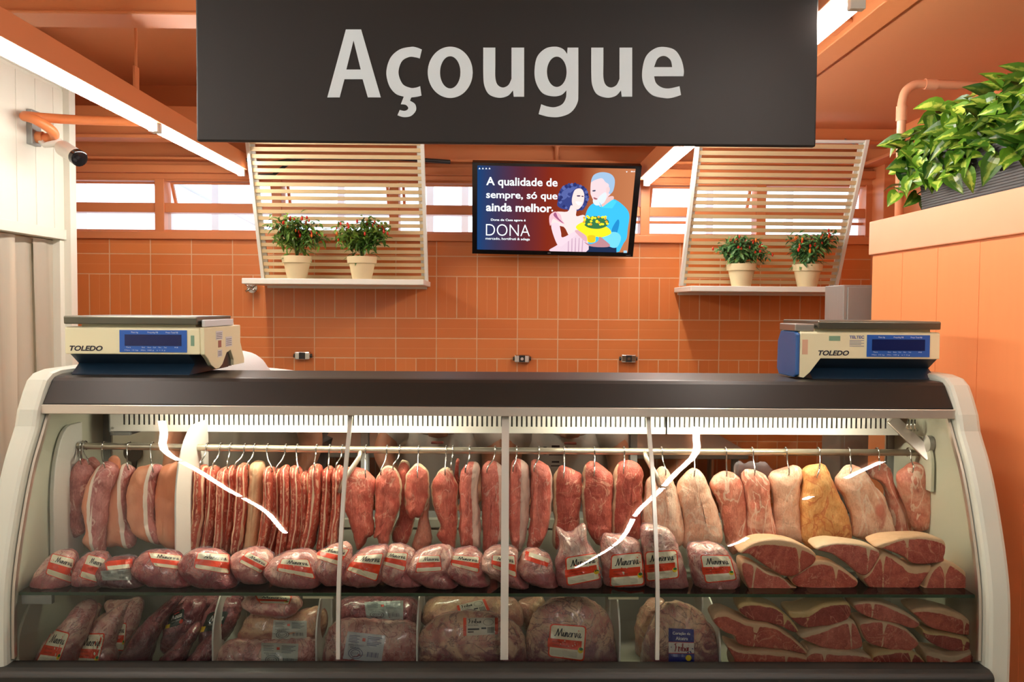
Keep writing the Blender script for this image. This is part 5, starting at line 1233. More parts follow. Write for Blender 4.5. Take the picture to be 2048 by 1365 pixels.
cut('1600,850 1680,850 1800,870 1980,830 1985,900 1960,985 1700,990 1620,960', M_slice_c, 2.208, (.012, .28, .0, .004), 'rump slice in the floor heap, bottom layer, by the case wall', GS2)

# ---------------------------------------------------------------- printed labels laid on the packs
LM = {}
def lmat(c, rough=.4):
    if c not in LM: LM[c] = mat('label_print', c, rough, var=.04, coat=.3)
    return LM[c]
class Label:
    def __init__(s, mb, zo, quad):
        s.bv = BVHTree.FromPolygons(mb.v, mb.f); s.q = pts(zo, quad); s.mb = MB(); s.cols = []; s.k = 0
        s.yd = sum(v.y for v in mb.v)/len(mb.v); s.o = Vector((0, 0, CAMZ))
    def p(s, u, v, lift):
        (ax, ay), (bx, by), (cx, cy), (dx, dy) = s.q
        px = (1-v)*((1-u)*ax + u*bx) + v*((1-u)*dx + u*cx); py = (1-v)*((1-u)*ay + u*by) + v*((1-u)*dy + u*cy)
        d = ray(px, py); h = s.bv.ray_cast(s.o, d)
        if h[0] is None:
            t = s.yd/d.y; h = s.bv.find_nearest(d*t + s.o)
        return h[0] - d*lift
    def ci(s, c):
        if c not in s.cols: s.cols.append(c)
        return s.cols.index(c)
    def rect(s, u0, v0, u1, v1, c, n=10, rnd=0.0):
        s.k += 1; L = .0010 + s.k*.00045; m = max(2, int(n*(u1-u0)) + 2); r = max(2, int(n*(v1-v0)) + 2); vs = []; fs = []
        for j in range(r+1):
            for i in range(m+1):
                a, b = i/m, j/r
                if rnd:   # pull the corners in
                    e = max(abs(a-.5), .0); f = abs(b-.5)
                    if e > .5-rnd and f > .5-rnd:
                        dx, dy = (e-(.5-rnd))/rnd, (f-(.5-rnd))/rnd; q_ = math.hypot(dx, dy)
                        if q_ > 1: a = .5 + math.copysign((.5-rnd) + rnd*dx/q_, a-.5); b = .5 + math.copysign((.5-rnd) + rnd*dy/q_, b-.5)
                vs.append(s.p(u0 + (u1-u0)*a, v0 + (v1-v0)*b, L))
        for j in range(r):
            for i in range(m): fs.append((j*(m+1)+i, j*(m+1)+i+1, (j+1)*(m+1)+i+1, (j+1)*(m+1)+i))
        s.mb.add(vs, fs, s.ci(c)); return s
    def disc(s, u, v, ru, rv, c, n=14):
        s.k += 1; L = .0010 + s.k*.00045
        s.mb.add([s.p(u + ru*math.cos(2*PI*k/n), v + rv*math.sin(2*PI*k/n), L) for k in range(n)], [tuple(range(n))], s.ci(c)); return s
    def ring(s, u, v, ru, rv, w, c, n=20):
        s.k += 1; L = .0010 + s.k*.00045; vs = []
        for k in range(n):
            a = 2*PI*k/n
            for f in (1, 1-w): vs.append(s.p(u + ru*f*math.cos(a), v + rv*f*math.sin(a), L))
        s.mb.add(vs, [(2*k, 2*k+1, (2*k+3) % (2*n), (2*k+2) % (2*n)) for k in range(n)], s.ci(c)); return s
    def text(s, body, u0, v0, u1, v1, c, shear=0, bold=.0):
        s.k += 1; L = .0010 + s.k*.00045; vs, fs = fit(text2d(body, shear, bold), 0, 0, 1, 1)
        s.mb.add([s.p(u0 + (u1-u0)*x, v1 + (v0-v1)*y, L) for x, y in vs], fs, s.ci(c)); return s
    def script(s, strokes, u0, v0, u1, v1, c):
        """pen lettering: strokes in a 0..W box, drawn as ribbons thick on the down strokes"""
        s.k += 1; L = .0010 + s.k*.00045
        Wd = max(p_[0] for st in strokes for p_ in st)
        for st in strokes:
            P = spline(st, 5); vs = []
            for i, (x, y) in enumerate(P):
                a, b = P[max(i-1, 0)], P[min(i+1, len(P)-1)]; d = Vector((b[0]-a[0], b[1]-a[1])); d = d.normalized() if d.length else Vector((1, 0))
                w = .035 + .085*max(0, abs(d.y))**1.5
                for sg_ in (-1, 1): vs.append(s.p(u0 + (u1-u0)*(x + sg_*w*.5*(.4 + .6*abs(d.y)))/Wd, v1 + (v0-v1)*(y - sg_*w*.35*d.x), L))
            s.mb.add(vs, [(2*i, 2*i+1, 2*i+3, 2*i+2) for i in range(len(P)-1)], s.ci(c))
        return s
    def done(s, parent, lab, name='label'):
        o = s.mb.build(name, [lmat(c) for c in s.cols], parent, smooth=False, fixn=False)
        if lab: o['label'] = lab
        return o
# "Minerva" in a flowing hand: each letter as pen strokes (x, y), small letters 0..0.6 high
MIN = [[(0.0, .12), (.06, .0), (.2, .25), (.42, .95)], [(.42, .95), (.46, .4), (.48, .02)], [(.48, .02), (.66, .5), (.88, 1.0)], [(.88, 1.0), (.86, .4), (.90, .04), (1.0, .1)],
       [(1.0, .1), (1.12, .55), (1.1, .15), (1.16, .0), (1.28, .18)], [(1.16, .78), (1.19, .82)],
       [(1.28, .18), (1.38, .58), (1.34, .0)], [(1.35, .1), (1.52, .56), (1.6, .45), (1.56, .1), (1.62, .0), (1.74, .2)],
       [(1.74, .26), (1.92, .36), (1.98, .52), (1.88, .58), (1.78, .35), (1.80, .05), (1.92, .0), (2.06, .2)],
       [(2.06, .2), (2.16, .56), (2.13, .0)], [(2.14, .15), (2.26, .52), (2.36, .56)],
       [(2.40, .5), (2.50, .56), (2.54, .2), (2.58, .0), (2.70, .3), (2.74, .58), (2.82, .5)],
       [(3.16, .5), (3.04, .58), (2.90, .35), (2.92, .03), (3.04, .05), (3.18, .55)], [(3.18, .55), (3.14, .15), (3.2, .0), (3.34, .2)]]
RED, CRM, INK, YEL, GRN, GREY, PAP = (234, 66, 28), (240, 230, 200), (30, 26, 24), (240, 206, 40), (36, 104, 52), (176, 176, 164), (214, 208, 190)
def lab_red(L, lines=True):
    L.rect(0, 0, 1, 1, RED, 18, .10).rect(.035, .035, .965, .965, CRM, 18, .09)
    L.rect(-.03, .44, .90, .70, RED, 18)
    L.script(MIN, .14, .12, .88, .36, INK)
    if lines:
        L.text('RESFRIADA', .10, .50, .46, .55, (150, 30, 16)).text('CARNE BOVINA', .10, .60, .52, .65, (150, 30, 16))
    L.disc(.88, .70, .075, .085, YEL).disc(.89, .665, .055, .045, GRN)
    L.rect(.07, .76, .80, .93, (222, 212, 184), 8)
def lab_roll(L):
    L.rect(0, 0, 1, 1, RED, 18, .08).rect(.03, .03, .97, .97, CRM, 18, .07)
    L.rect(-.02, .42, .98, .74, RED, 18); L.script(MIN, .22, .10, .92, .34, INK); L.rect(.05, .78, .93, .94, (236, 220, 184), 10)
def lab_stamp(L, col=(186, 190, 178), ink=(92, 96, 100), red=True, round_=True):
    L.rect(0, 0, 1, 1, col, 10)
    for k in range(5): L.rect(.06, .12 + k*.055, .34 - .05*(k % 2), .14 + k*.055, ink, 4)
    for k in range(6): L.rect(.55, .10 + k*.06, .93 - .06*(k % 3), .125 + k*.06, ink, 4)
    L.text('INSPECIONADO', .08, .44, .48, .50, ink).text('BRASIL', .14, .52, .40, .58, ink)
    if round_: L.ring(.30, .76, .19, .20, .10, ink).ring(.30, .76, .13, .14, .14, ink).text('S.I.F.', .21, .72, .39, .80, ink)
    if red: L.rect(.42, .18, .50, .30, (200, 60, 40), 3)
    for k in range(9): L.rect(.60 + k*.035, .66, .60 + k*.035 + (.012 if k % 3 else .02), .84, ink, 3)
def lab_side(L):
    L.rect(0, 0, 1, 1, (206, 198, 180), 10).rect(0, 0, .09, 1, (214, 72, 44), 6).rect(.91, 0, 1, 1, (214, 72, 44), 6)
    L.script([[(x*1.0, y) for x, y in st] for st in FRI], .14, .06, .52, .32, INK); L.text('BOI DO BRASIL', .14, .38, .44, .46, INK)
    L.ring(.72, .26, .15, .20, .10, (110, 104, 96)).rect(.13, .60, .46, .70, INK, 5).rect(.13, .76, .30, .84, INK, 5).rect(.52, .56, .66, .66, INK, 3)
    for k in range(8): L.rect(.70 + k*.024, .55, .70 + k*.024 + (.010 if k % 2 else .016), .90, (80, 76, 70), 3)
FRI = [[(.30, .95), (.14, .9), (.2, .5), (.08, .0)], [(.0, .85), (.25, 1.0), (.55, .92)], [(.08, .5), (.38, .52)], [(.45, .5), (.52, .58), (.48, .0)], [(.5, .3), (.62, .55), (.72, .52)], [(.78, .55), (.76, .1), (.86, .02)], [(.80, .78), (.83, .82)],
       [(.96, 1.0), (.92, .1), (1.06, .0), (1.16, .3), (1.04, .5), (.95, .35)], [(1.38, .5), (1.26, .4), (1.28, .05), (1.42, .1), (1.44, .45), (1.36, .52)], [(1.56, .55), (1.54, .1), (1.64, .02)], [(1.58, .78), (1.61, .82)]]
def lab_dark(L):
    L.rect(0, 0, 1, 1, (30, 42, 34), 10, .2).text('Nossa', .20, .18, .86, .50, (226, 226, 214), shear=.3, bold=.02).text('100% CARNE', .24, .60, .84, .70, (206, 206, 190), shear=.2)
    L.disc(.86, .80, .12, .14, (206, 60, 36)).rect(-.12, .72, .16, 1.0, (214, 176, 40), 5)
    L.rect(.30, .08, .66, .16, (196, 50, 44), 4)
def lab_blue(L):
    L.rect(0, 0, 1, 1, (44, 48, 132), 12).rect(0, .34, 1, .62, (232, 222, 214), 8)
    L.text('Coração da', .16, .08, .86, .17, (236, 232, 236), bold=.02).text('Alcatra', .28, .20, .76, .29, (236, 232, 236), bold=.02)
    L.script(FRI, .22, .37, .80, .58, (150, 40, 50)); L.rect(0, .335, 1, .35, (206, 70, 60), 8); L.rect(0, .615, 1, .63, (206, 70, 60), 8)
    L.disc(.78, .74, .12, .08, YEL)
def pack(zo, outline, m, Y, T, label, group, lab=None, quad=None, Tb=None, nm='vacuum_pack', tilt=0.0, llab=None, seed=0, wr=.0042, fq=26, extra=None, **kw):
    mb, A = pillow(zo, outline, Y, T, Tb, N=84, K=14, amp=.003, fq=fq, seed=seed or int(abs(hash_(label))) % 997, tilt=tilt, wrinkle=wr, zmin=.4788 if group == GF else .7275, **kw)
    o = mb.build(nm, m, None, smooth=True, attrs=A); tag(o, label, 'packed meat', group)
    if group != GF:      # clear film welded round the pack
        O = closed([(v.x, v.z) for v in (at(px, py, Y) for px, py in pts(zo, outline))], 60); cx = sum(q_[0] for q_ in O)/60; cz = sum(q_[1] for q_ in O)/60
        fm = MB(); r_ = random.Random(len(label)); zm = .7276
        for i in range(60):
            x, z = O[i]; d = Vector((x - cx, z - cz)).normalized(); e_ = .002 + .006*abs(noise.noise(Vector((i*.35, len(label), 0))))
            yy = Y + T*.15 + tilt*(z - cz) + tilt*.03
            fm.v += [Vector((x - d.x*.006, yy, max(zm, z - d.y*.006))), Vector((x + d.x*e_, yy - .004*noise.noise(Vector((i*.6, 3, len(label)))), max(zm, z + d.y*e_)))]
        for i in range(60): fm.f.append([2*i, 2*i+1, (2*i+3) % 120, (2*i+2) % 120]); fm.mi.append(0)
        fo_ = fm.build('film_edge', M_film, o, smooth=True, fixn=False); fo_.modifiers.new('sheet', 'SOLIDIFY').thickness = .0004
    if lab: L = Label(mb, zo, quad); lab(L); L.done(o, llab)
    for (f, q_) in (extra or ()): L = Label(mb, zo, q_); f(L); L.done(o, None)
    return o
def hash_(s):
    h = 7
    for c in s: h = (h*31 + ord(c)) % 1000003
    return h
GF = 'vacuum packs on the case floor'
GP = 'vacuum packs in the row on the glass shelf'
RL = 'cream paper label with red band'
def K_(o, m, q_, Y, lab, T=.050, f=lab_roll, **kw): pack(kw.pop('zo', 'A'), o, m, Y - .015, T, lab, GP, f, q_, llab=RL, tilt=.12, **kw)
K_('60,880 100,810 170,750 260,738 305,770 300,850 300,900 240,930 160,935 80,925', M_pack, '175,742 312,768 296,888 135,842', 2.262, 'vacuum pack at the left end of the glass shelf')
K_('300,830 340,770 420,742 490,755 510,800 500,880 470,920 400,940 330,915 300,870', M_packr, '392,745 500,768 480,892 338,858', 2.275, 'vacuum pack second from the left end of the shelf')
K_('445,830 500,780 580,765 640,770 650,830 700,880 690,905 600,910 500,900 455,860', M_packd, '490,782 640,768 640,812 505,825', 2.262, 'dark vacuum pack with grey printed paper, third on the shelf', f=lambda L: L.rect(0, 0, 1, 1, RED, 10).rect(.05, .55, .95, 1, CRM, 8),
   extra=((lambda L: lab_stamp(L, (150, 152, 142), (70, 68, 68), False, False), '468,828 632,818 636,872 480,874'),))
K_('640,790 700,740 800,735 860,760 900,830 950,890 900,915 780,910 690,880 640,830', M_packr, '712,735 880,752 872,822 745,806', 2.270, 'reddish vacuum pack fourth on the shelf, label slanting right')
K_('860,790 920,735 1010,725 1090,760 1110,830 1150,900 1090,915 960,900 890,850', M_packr, '955,735 1108,745 1112,845 935,815', 2.256, 'vacuum pack fifth on the shelf, below the leftmost ribs')
K_('1115,770 1180,730 1270,725 1320,770 1290,830 1290,880 1210,885 1140,850', M_pack, '1195,732 1300,788 1262,842 1152,785', 2.285, 'vacuum pack sixth on the shelf with tilted red label')
K_('1275,820 1340,760 1450,730 1520,750 1560,830 1530,920 1440,915 1330,890 1285,860', M_pack, '1360,768 1490,770 1525,868 1335,828', 2.258, 'vacuum pack seventh on the shelf, plum coloured front')
K_('1460,810 1540,740 1620,705 1690,710 1690,870 1620,910 1560,880 1480,830', M_pack, '1560,712 1690,722 1640,805 1512,762', 2.280, 'vacuum pack behind the left thin glass joint')
B_ = dict(zo='B')
K_('90,830 150,750 230,715 300,720 290,800 280,880 180,905 90,880', M_pack, '155,752 285,740 250,880 100,824', 2.262, 'first vacuum pack right of the left thin glass joint', **B_)
K_('235,830 290,730 350,705 430,740 420,820 480,900 390,920 290,880', M_pack, '288,735 402,740 386,832 262,792', 2.276, 'second vacuum pack right of the left thin glass joint', **B_)
K_('385,810 450,740 560,710 620,740 600,840 640,920 520,910 420,860', M_pack, '455,752 556,752 566,828 436,836', 2.260, 'third vacuum pack right of the left thin glass joint', **B_)
K_('545,800 600,745 700,720 760,760 780,840 795,900 720,915 620,870', M_pack, '608,750 748,758 744,838 610,802', 2.276, 'fourth vacuum pack right of the left thin glass joint', **B_)
K_('750,810 790,730 870,710 930,740 930,830 985,910 900,900 800,850', M_pack, '808,750 918,752 926,862 806,812', 2.260, 'vacuum pack half behind the wide glass joint', **B_)
K_('925,820 960,740 1030,730 1090,770 1120,880 1120,915 1030,900 950,860', M_pack, '970,730 1085,770 1075,808 962,772', 2.274, 'vacuum pack just right of the wide glass joint', f=lambda L: L.rect(0, 0, 1, 1, RED, 10).rect(.15, .0, 1, .5, CRM, 8), **B_)
GU = 'upright vacuum packs on the shelf'
def U_(zo, o, q_, Y, lab, **kw): pack(zo, o, M_packp, Y, .046, lab, GU, lab_red, q_, tilt=.05, llab='cream paper label with script and red band', **kw)
U_('B', '1120,620 1180,650 1255,605 1268,690 1320,770 1335,900 1300,925 1140,915 1115,800 1135,700', '1160,762 1322,738 1336,868 1168,902', 2.250, 'tallest upright pack with gathered film top, left of the four')
U_('B', '1340,670 1390,655 1500,680 1530,740 1545,880 1500,915 1370,910 1335,800', '1382,750 1532,735 1546,895 1376,908', 2.262, 'upright pack with script label, second of the four')
U_('B', '1530,620 1600,610 1680,650 1720,760 1750,900 1690,925 1560,910 1540,760', '1545,735 1702,725 1712,862 1552,880', 2.252, 'upright pack behind the right thin glass joint')
U_('C', '70,710 150,695 230,710 290,780 315,860 300,935 240,948 130,940 85,840', '125,748 272,752 306,872 152,888', 2.256, 'squat upright pack beside the raw rump slices')
def F_(zo, o, m, Y, T, lab, f=None, q_=None, ll=None, **kw): pack(zo, o, m, Y, T, lab, GF, f, q_, llab=ll, **kw)
LL = 'cream paper label with script and red band'
F_('A', '390,1000 440,985 465,1010 440,1070 420,1300 380,1300 370,1080', M_packp, 2.40, .035, 'pack behind the two long script labelled packs at far left')
F_('A', '500,980 600,970 680,965 680,1050 640,1150 600,1220 560,1320 530,1200 550,1060', M_packp, 2.355, .040, 'long pack with half hidden label, third from the left on the floor', lab_red, '535,1085 612,1078 600,1215 525,1210', LL)
F_('A', '50,1290 110,1180 200,1100 290,1010 370,1005 390,1050 360,1150 320,1230 290,1320 150,1345 60,1345', M_packp, 2.240, .045, 'long leaning pack at the left corner of the case floor', lab_red, '182,1106 285,1128 205,1295 66,1285', LL, tilt=.25)
F_('A', '300,1300 330,1180 400,1090 500,1040 580,1010 570,1100 540,1200 555,1260 530,1330 380,1345 300,1345', M_packp, 2.285, .045, 'long leaning pack second from the left on the floor', lab_red, '352,1130 498,1128 446,1308 296,1296', LL, tilt=.25)
F_('A', '560,1290 600,1200 680,1090 780,1000 850,950 860,970 800,1060 740,1180 700,1345 600,1345', M_packd, 2.285, .040, 'slender dark plum pack leaning, leftmost of the dark ones', tilt=.2)
F_('A', '800,1050 880,980 960,975 985,1010 960,1090 900,1150 850,1220 780,1200', M_packd, 2.335, .040, 'dark plum pack with green and black label, left one', lab_dark, '820,1040 892,1006 884,1084 806,1106', 'dark green label with pale script', tilt=.2)
F_('A', '970,1080 1020,990 1100,975 1150,990 1150,1050 1090,1160 1020,1200 960,1160', M_packd, 2.330, .038, 'dark plum pack with green and black label, right one', lab_dark, '1008,1028 1108,1022 1066,1112 968,1124', 'dark green label with pale script', tilt=.2)
F_('A', '740,1290 830,1200 910,1110 950,1120 900,1230 870,1345 760,1345', M_packd, 2.275, .040, 'dark plum pack leaning in front of the green labels', tilt=.25)
F_('A', '880,1290 960,1190 1040,1130 1050,1200 1010,1290 980,1345 890,1345', M_packd, 2.280, .038, 'dark plum pack against the leftmost divider plate', tilt=.25)
F_('A', '850,965 1000,945 1150,950 1160,985 1000,1000 880,1000', M_packd, 2.40, .035, 'flat dark pack lying at the back under the shelf')
F_('A', '1055,1220 1130,1160 1300,1160 1500,1150 1535,1200 1520,1345 1300,1350 1070,1345', M_packp, 2.270, .050, 'broad pale pack with printed paper, lowest of three', lab_stamp, '1262,1175 1442,1180 1436,1290 1262,1280', 'pale paper with round stamp')
F_('A', '1175,1085 1240,1020 1400,1035 1540,1000 1580,1050 1560,1150 1500,1180 1180,1170', M_packb, 2.318, .050, 'beige pack with printed paper, middle of three', lab_stamp, '1322,1065 1482,1070 1482,1155 1312,1160', 'pale paper with round stamp')
F_('A', '1175,975 1230,940 1400,945 1455,985 1430,1030 1350,1045 1230,1020', M_pack, 2.300, .050, 'pack lying on the beige one just under the shelf', lab_red, '1230,945 1412,948 1398,990 1256,984', 'cream label edge with red band')
F_('B', '0,1180 30,1090 120,1060 300,1070 440,1090 448,1290 300,1345 20,1345', M_packp, 2.275, .055, 'broad pack with white paper behind the left thin glass joint', lambda L: lab_stamp(L, (206, 206, 206), (110, 110, 140)), '110,1120 292,1140 272,1272 86,1252', 'white paper with blue stamp')
F_('B', '85,970 200,955 400,960 455,1000 450,1090 300,1100 90,1080', M_packd, 2.345, .050, 'dark pack with grey paper, upper, behind the left thin glass joint', lambda L: lab_stamp(L, (150, 156, 150), (90, 92, 100)), '190,978 378,970 378,1066 200,1058', 'grey printed paper')
F_('B', '480,1010 560,955 850,950 935,990 950,1090 800,1100 500,1090', M_packb, 2.350, .050, 'pack with slanting paper label behind the wide one', lab_side, '636,996 772,962 798,1020 650,1050', 'paper label with red edges')
F_('B', '455,1150 500,1080 600,1030 780,1025 900,1070 965,1150 970,1290 900,1350 500,1350 458,1300', M_packg, 2.275, .060, 'wide round pack with red edged paper label', lab_side, '668,1054 836,1054 836,1134 668,1142', 'paper label with red edges')
F_('B', '930,990 1000,955 1060,965 1050,1120 980,1120', M_packb, 2.40, .040, 'small pack half hidden left of the big round pack')
F_('B', '970,1150 1020,1020 1120,955 1270,960 1370,1050 1400,1180 1405,1300 1200,1350 980,1345', M_packg, 2.285, .060, 'big round pack with script label, right of centre', lab_red, '1088,1082 1264,1094 1252,1266 1076,1242', LL)
F_('B', '1500,1080 1560,975 1640,965 1600,1100 1600,1300 1520,1300', M_packb, 2.40, .040, 'pack half hidden behind the blue labelled one')
F_('C', '110,1010 180,1090 215,1200 218,1345 0,1350 -150,1345 -150,1200 -100,1060 -20,975', M_packg, 2.285, .058, 'round pack with blue paper label', lab_blue, '-26,1105 96,1110 98,1298 -26,1298', 'blue paper label with white band')
# ---------------------------------------------------------------- work area behind the case
M_apron = mat('white_cotton', (226, 226, 222), .8, var=.04, bump=.3, bscale=90)
M_skin = mat('skin', (196, 142, 112), .5, var=.06)
M_cap = mat('white_mesh_cap', (236, 236, 236), .8, var=.03, bump=.4, bscale=260)
M_trouser = mat('grey_trousers', (92, 92, 96), .8, var=.06)
M_hair = mat('dark_hair', (40, 30, 24), .6)
M_boot = mat('white_boot', (220, 220, 214), .5)
TZ = .72
wt = thing('work_table', 'steel work table against the tiled wall behind the display case', 'table', (-.3, 4.72, 0))
a = MB(); a.box((-2.1, 4.42, TZ - .04), (1.3, 5.03, TZ), 0, .004); a.build('tabletop', M_steelv, wt)
for x in (-2.05, -.4, 1.24):
    for y in (4.46, 4.98): a = MB(); a.tube([(x, y, 0), (x, y, TZ - .04)], .02, 10); a.build('leg', M_steel, wt, smooth=True)
a = MB(); a.box((-2.05, 4.5, .2), (1.25, 5.0, .22)); a.build('lower_shelf', M_steelv, wt)
M_tub = mat('yellow_tub', (232, 190, 40), .4)
for (px, w, lab) in ((296, .11, 'small yellow plastic tub on the work table, left one'), (396, .15, 'larger yellow plastic tub on the work table, right one')):
    x = at(px, 875, 4.62).x; a = MB()
    P = [(x - w*.85, TZ), (x + w*.85, TZ), (x + w, TZ + .11), (x + w - .008, TZ + .11), (x + w*.85 - .008, TZ + .008), (x - w*.85 + .008, TZ + .008), (x - w + .008, TZ + .11), (x - w, TZ + .11)]
    a.prism(P, 'y', 4.50, 4.72); a.box((x - w*.86, 4.50, TZ), (x + w*.86, 4.507, TZ + .10)); a.box((x - w*.86, 4.713, TZ), (x + w*.86, 4.72, TZ + .10))
    tag(a.build('plastic_tub', M_tub, bevel=.003), lab, 'tub', 'yellow tubs on the work table')
x = at(430, 880, 4.6).x; a = MB()
a.box((x - .16, 4.80, TZ), (x + .22, 4.825, TZ + .30), 0, .006); tag(a.build('cutting_board', M_white), 'white cutting board standing at the back of the work table', 'cutting board')
x = at(268, 905, 3.5).x; z = at(268, 905, 3.5).z
mc = thing('meat_grinder', 'grey steel machine with round dial behind the hanging pork', 'machine', (x, 3.6, 0))
a = MB(); a.box((x - .17, 3.505, .1), (x + .22, 3.9, z + .12), 0, .01); a.build('housing', M_case, mc)
a = MB(); a.lathe([(.038, 0), (.038, .012), (.03, .018)], (x, 3.486, z), 24, axis='y'); a.build('dial', M_dark, mc, smooth='auto')
a = MB(); a.prism([(x - .012, z - .03), (x + .012, z - .03), (x + .003, z - .10), (x - .003, z - .10)], 'y', 3.498, 3.505); a.build('pointer', M_black, mc)
for s in ((-.14, 3.54), (.19, 3.54), (-.14, 3.86), (.19, 3.86)): a = MB(); a.tube([(x + s[0], s[1], 0), (x + s[0], s[1], .1)], .02, 10); a.build('foot', M_black, mc)

def skinned(name, V, E, R, m, parent, root=0, sub=1):
    L = wl(parent); me = bpy.data.meshes.new(name); me.from_pydata([tuple(Vector(v) - L) for v in V], E, [])
    o = bpy.data.objects.new(name, me); COL.objects.link(o); o.parent = parent; WLOC[o.name] = L.copy(); me.materials.append(m)
    md = o.modifiers.new('skin', 'SKIN'); md.use_smooth_shade = True
    for i, r in enumerate(R):
        d = me.skin_vertices[0].data[i]; d.radius = (r, r) if not isinstance(r, tuple) else r
        d.use_root = i == root
    s = o.modifiers.new('smooth', 'SUBSURF'); s.levels = sub; s.render_levels = sub
    return o
def worker(X, Y, zs, lab, hands, crest=False):
    """a butcher bent forward from the hips over the rear of the case; hands: two end points"""
    r = thing('person', lab, 'person', (X, Y + .45, 0), 'butchers bent behind the case')
    V, E, R = [], [], []
    def v(p, rad, frm=None):
        V.append(p); R.append(rad)
        if frm is not None: E.append((frm, len(V)-1))
        return len(V)-1
    hipY = Y + .50; hz = .93
    pel = v((X, hipY, hz), .125); sp1 = v((X, Y + .36, hz + (zs-hz)*.45 + .03), .125, pel); sp2 = v((X, Y + .18, zs - .02), .13, sp1); nb = v((X, Y + .06, zs + .03), .07, sp2)
    nk = v((X, Y, zs + .05), .055, nb); hd = v((X, Y - .055, zs + .055), .082, nk); h2 = v((X, Y - .11, zs + .03), .088, hd); ch = v((X, Y - .125, zs - .035), .06, h2)
    no = v((X, Y - .205, zs + .01), .012, h2)
    arms = []
    for s, hp in zip((-1, 1), hands):
        sh_ = v((X + s*.19, Y + .12, zs - .01), .062, sp2); hp = Vector(hp); S0 = Vector(V[sh_]); el = S0.lerp(hp, .5) + Vector((s*.06, .06, -.02))
        e_ = v(tuple(el), .043, sh_); w_ = v(tuple(hp), .028, e_); d = (hp - el).normalized(); side = Vector((s, 0, 0))
        pa = v(tuple(hp + d*.05), .036, w_)
        for f in range(4):
            off = side*(.03 - .02*f); ln = (.062, .075, .07, .055)[f]
            k1 = v(tuple(hp + d*.095 + off), .010, pa); k2 = v(tuple(hp + d*(.095 + ln*.55) + off + Vector((0, -.012, 0))), .009, k1); v(tuple(hp + d*(.095 + ln*.9) + off + Vector((0, -.030, 0))), .008, k2)
        t1 = v(tuple(hp + d*.04 - side*.045), .012, pa); v(tuple(hp + d*.08 - side*.058 + Vector((0, -.02, 0))), .009, t1)
        arms.append((S0, el, hp))
    legs = []
    for s in (-1, 1):
        th = v((X + s*.10, hipY, hz - .06), .095, pel); kn = v((X + s*.11, hipY - .03, .48), .062, th); an = v((X + s*.11, hipY, .09), .042, kn); v((X + s*.11, hipY - .13, .035), .032, an)
        legs.append(s)
    body = skinned('body', V, E, R, M_skin, r)
    # clothes
    V2 = [(X, hipY, hz), (X, Y + .36, hz + (zs-hz)*.45 + .03), (X, Y + .18, zs - .015), (X, Y + .09, zs + .02)]; E2 = [(0, 1), (1, 2), (2, 3)]; R2 = [.168, .168, .165, .105]
    for (S0, el, hp) in arms:
        V2 += [tuple(S0), tuple(S0.lerp(el, .75))]; R2 += [.078, .062]; n = len(V2); E2 += [(2, n-2), (n-2, n-1)]
    skinned('shirt', V2, E2, R2, M_apron, r)
    V3 = [(X, hipY, hz + .02)]; R3 = [.150]; E3 = []
    for s in (-1, 1):
        V3 += [(X + s*.10, hipY, hz - .08), (X + s*.11, hipY - .03, .48), (X + s*.11, hipY, .12)]; R3 += [.112, .082, .068]; n = len(V3); E3 += [(0, n-3), (n-3, n-2), (n-2, n-1)]
    skinned('trousers', V3, E3, R3, M_trouser, r)
    for s in (-1, 1):
        skinned('boot', [(X + s*.11, hipY + .01, .20), (X + s*.11, hipY + .005, .05), (X + s*.11, hipY - .14, .04)], [(0, 1), (1, 2)], [.058, .050, .042], M_boot, r)
    ap = MB(); n = 12; rows = 10
    for j in range(rows + 1):
        for i in range(n + 1):
            t = i/n - .5; z = zs - .03 - j*(zs - .42)/rows
            ap.v.append(Vector((X + t*(.34 + .10*min(1, j/4)), Y + .015 + .035*j/rows + .30*t*t + .012*math.sin(i*1.9 + j*.3), z)))
    for j in range(rows):
        for i in range(n): ap.f.append([j*(n+1)+i, j*(n+1)+i+1, (j+1)*(n+1)+i+1, (j+1)*(n+1)+i]); ap.mi.append(0)
    apo = ap.build('apron', M_apron, r, smooth=True); so = apo.modifiers.new('cloth', 'SOLIDIFY'); so.thickness = .003
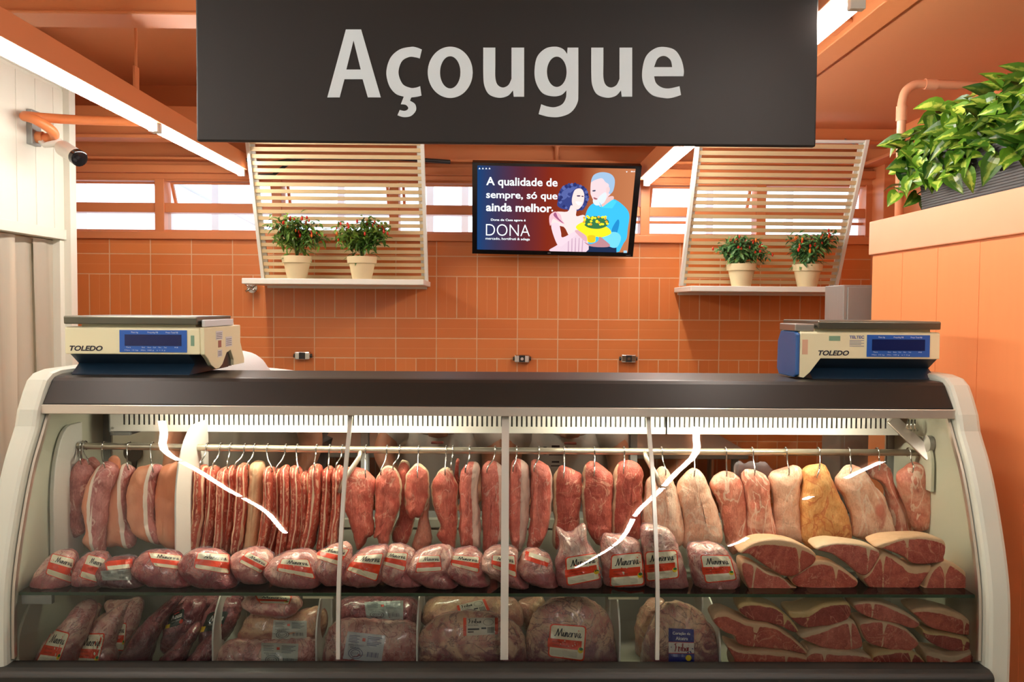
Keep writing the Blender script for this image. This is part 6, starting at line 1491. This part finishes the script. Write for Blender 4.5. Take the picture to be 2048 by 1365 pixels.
    if crest:
        cr = MB(); c = Vector((X - .04, Y - .004, .92))
        for (dx, dz, w, h) in ((0, 0, .05, .010), (0, .022, .03, .022), (-.04, .012, .012, .03), (.04, .012, .012, .03), (0, -.03, .028, .006), (0, -.045, .036, .004)):
            cr.box((c.x + dx - w/2, c.y, c.z + dz - h/2), (c.x + dx + w/2, c.y + .001, c.z + dz + h/2))
        cr.build('printed_crest', M_ink, apo)
    cp = MB(); c = Vector((X, Y - .075, zs + .075)); prof = []
    for k in range(9): t = k/8*PI/2; prof.append((.112*math.cos(t) + .001, .09*math.sin(t)))
    cp.lathe([(.118, -.025), (.120, -.01)] + prof, (0, 0, 0), 28)
    rot = Matrix.Rotation(math.radians(35), 3, 'X'); cp.v = [rot @ q + c for q in cp.v]; cp.build('cap', M_cap, r, smooth=True)
    for s in (-1, 1):
        e_ = MB(); e_.lathe([(.001, -.010), (.009, -.005), (.011, 0), (.009, .005), (.001, .010)], (X + s*.032, Y - .188, zs + .03), 10); e_.build('eye', M_white, r, smooth=True)
    m_ = MB(); m_.box((X - .022, Y - .196, zs - .034), (X + .022, Y - .180, zs - .026), 0, .003); m_.build('mouth', mat('lips', (160, 84, 76), .5), r)
    hr = MB(); hr.tube([(X - .085, Y - .06, zs + .02), (X - .07, Y - .01, zs + .01), (X, Y + .015, zs + .03), (X + .07, Y - .01, zs + .01), (X + .085, Y - .06, zs + .02)], .022, 8); hr.build('hair', M_hair, r, smooth=True)
    return r
xw = at(486, 725, 3.05).x
worker(xw - .02, 3.12, 1.135, 'butcher in white with white mesh cap showing behind the left scale', ((xw - .24, 2.95, .80), (xw + .16, 2.95, .78)))
worker(at(880, 880, 3.12).x, 3.18, 1.02, 'bent butcher in white apron behind the case, left of the wide glass joint', ((at(800, 885, 3.0).x, 2.98, .84), (at(925, 885, 3).x, 2.98, .74)))
worker(at(1135, 880, 3.12).x, 3.18, 1.02, 'bent butcher in white crested apron behind the case, right of the wide glass joint', ((at(1080, 885, 3.0).x - .02, 2.98, .76), (at(1200, 900, 3).x, 2.98, .74)), True)
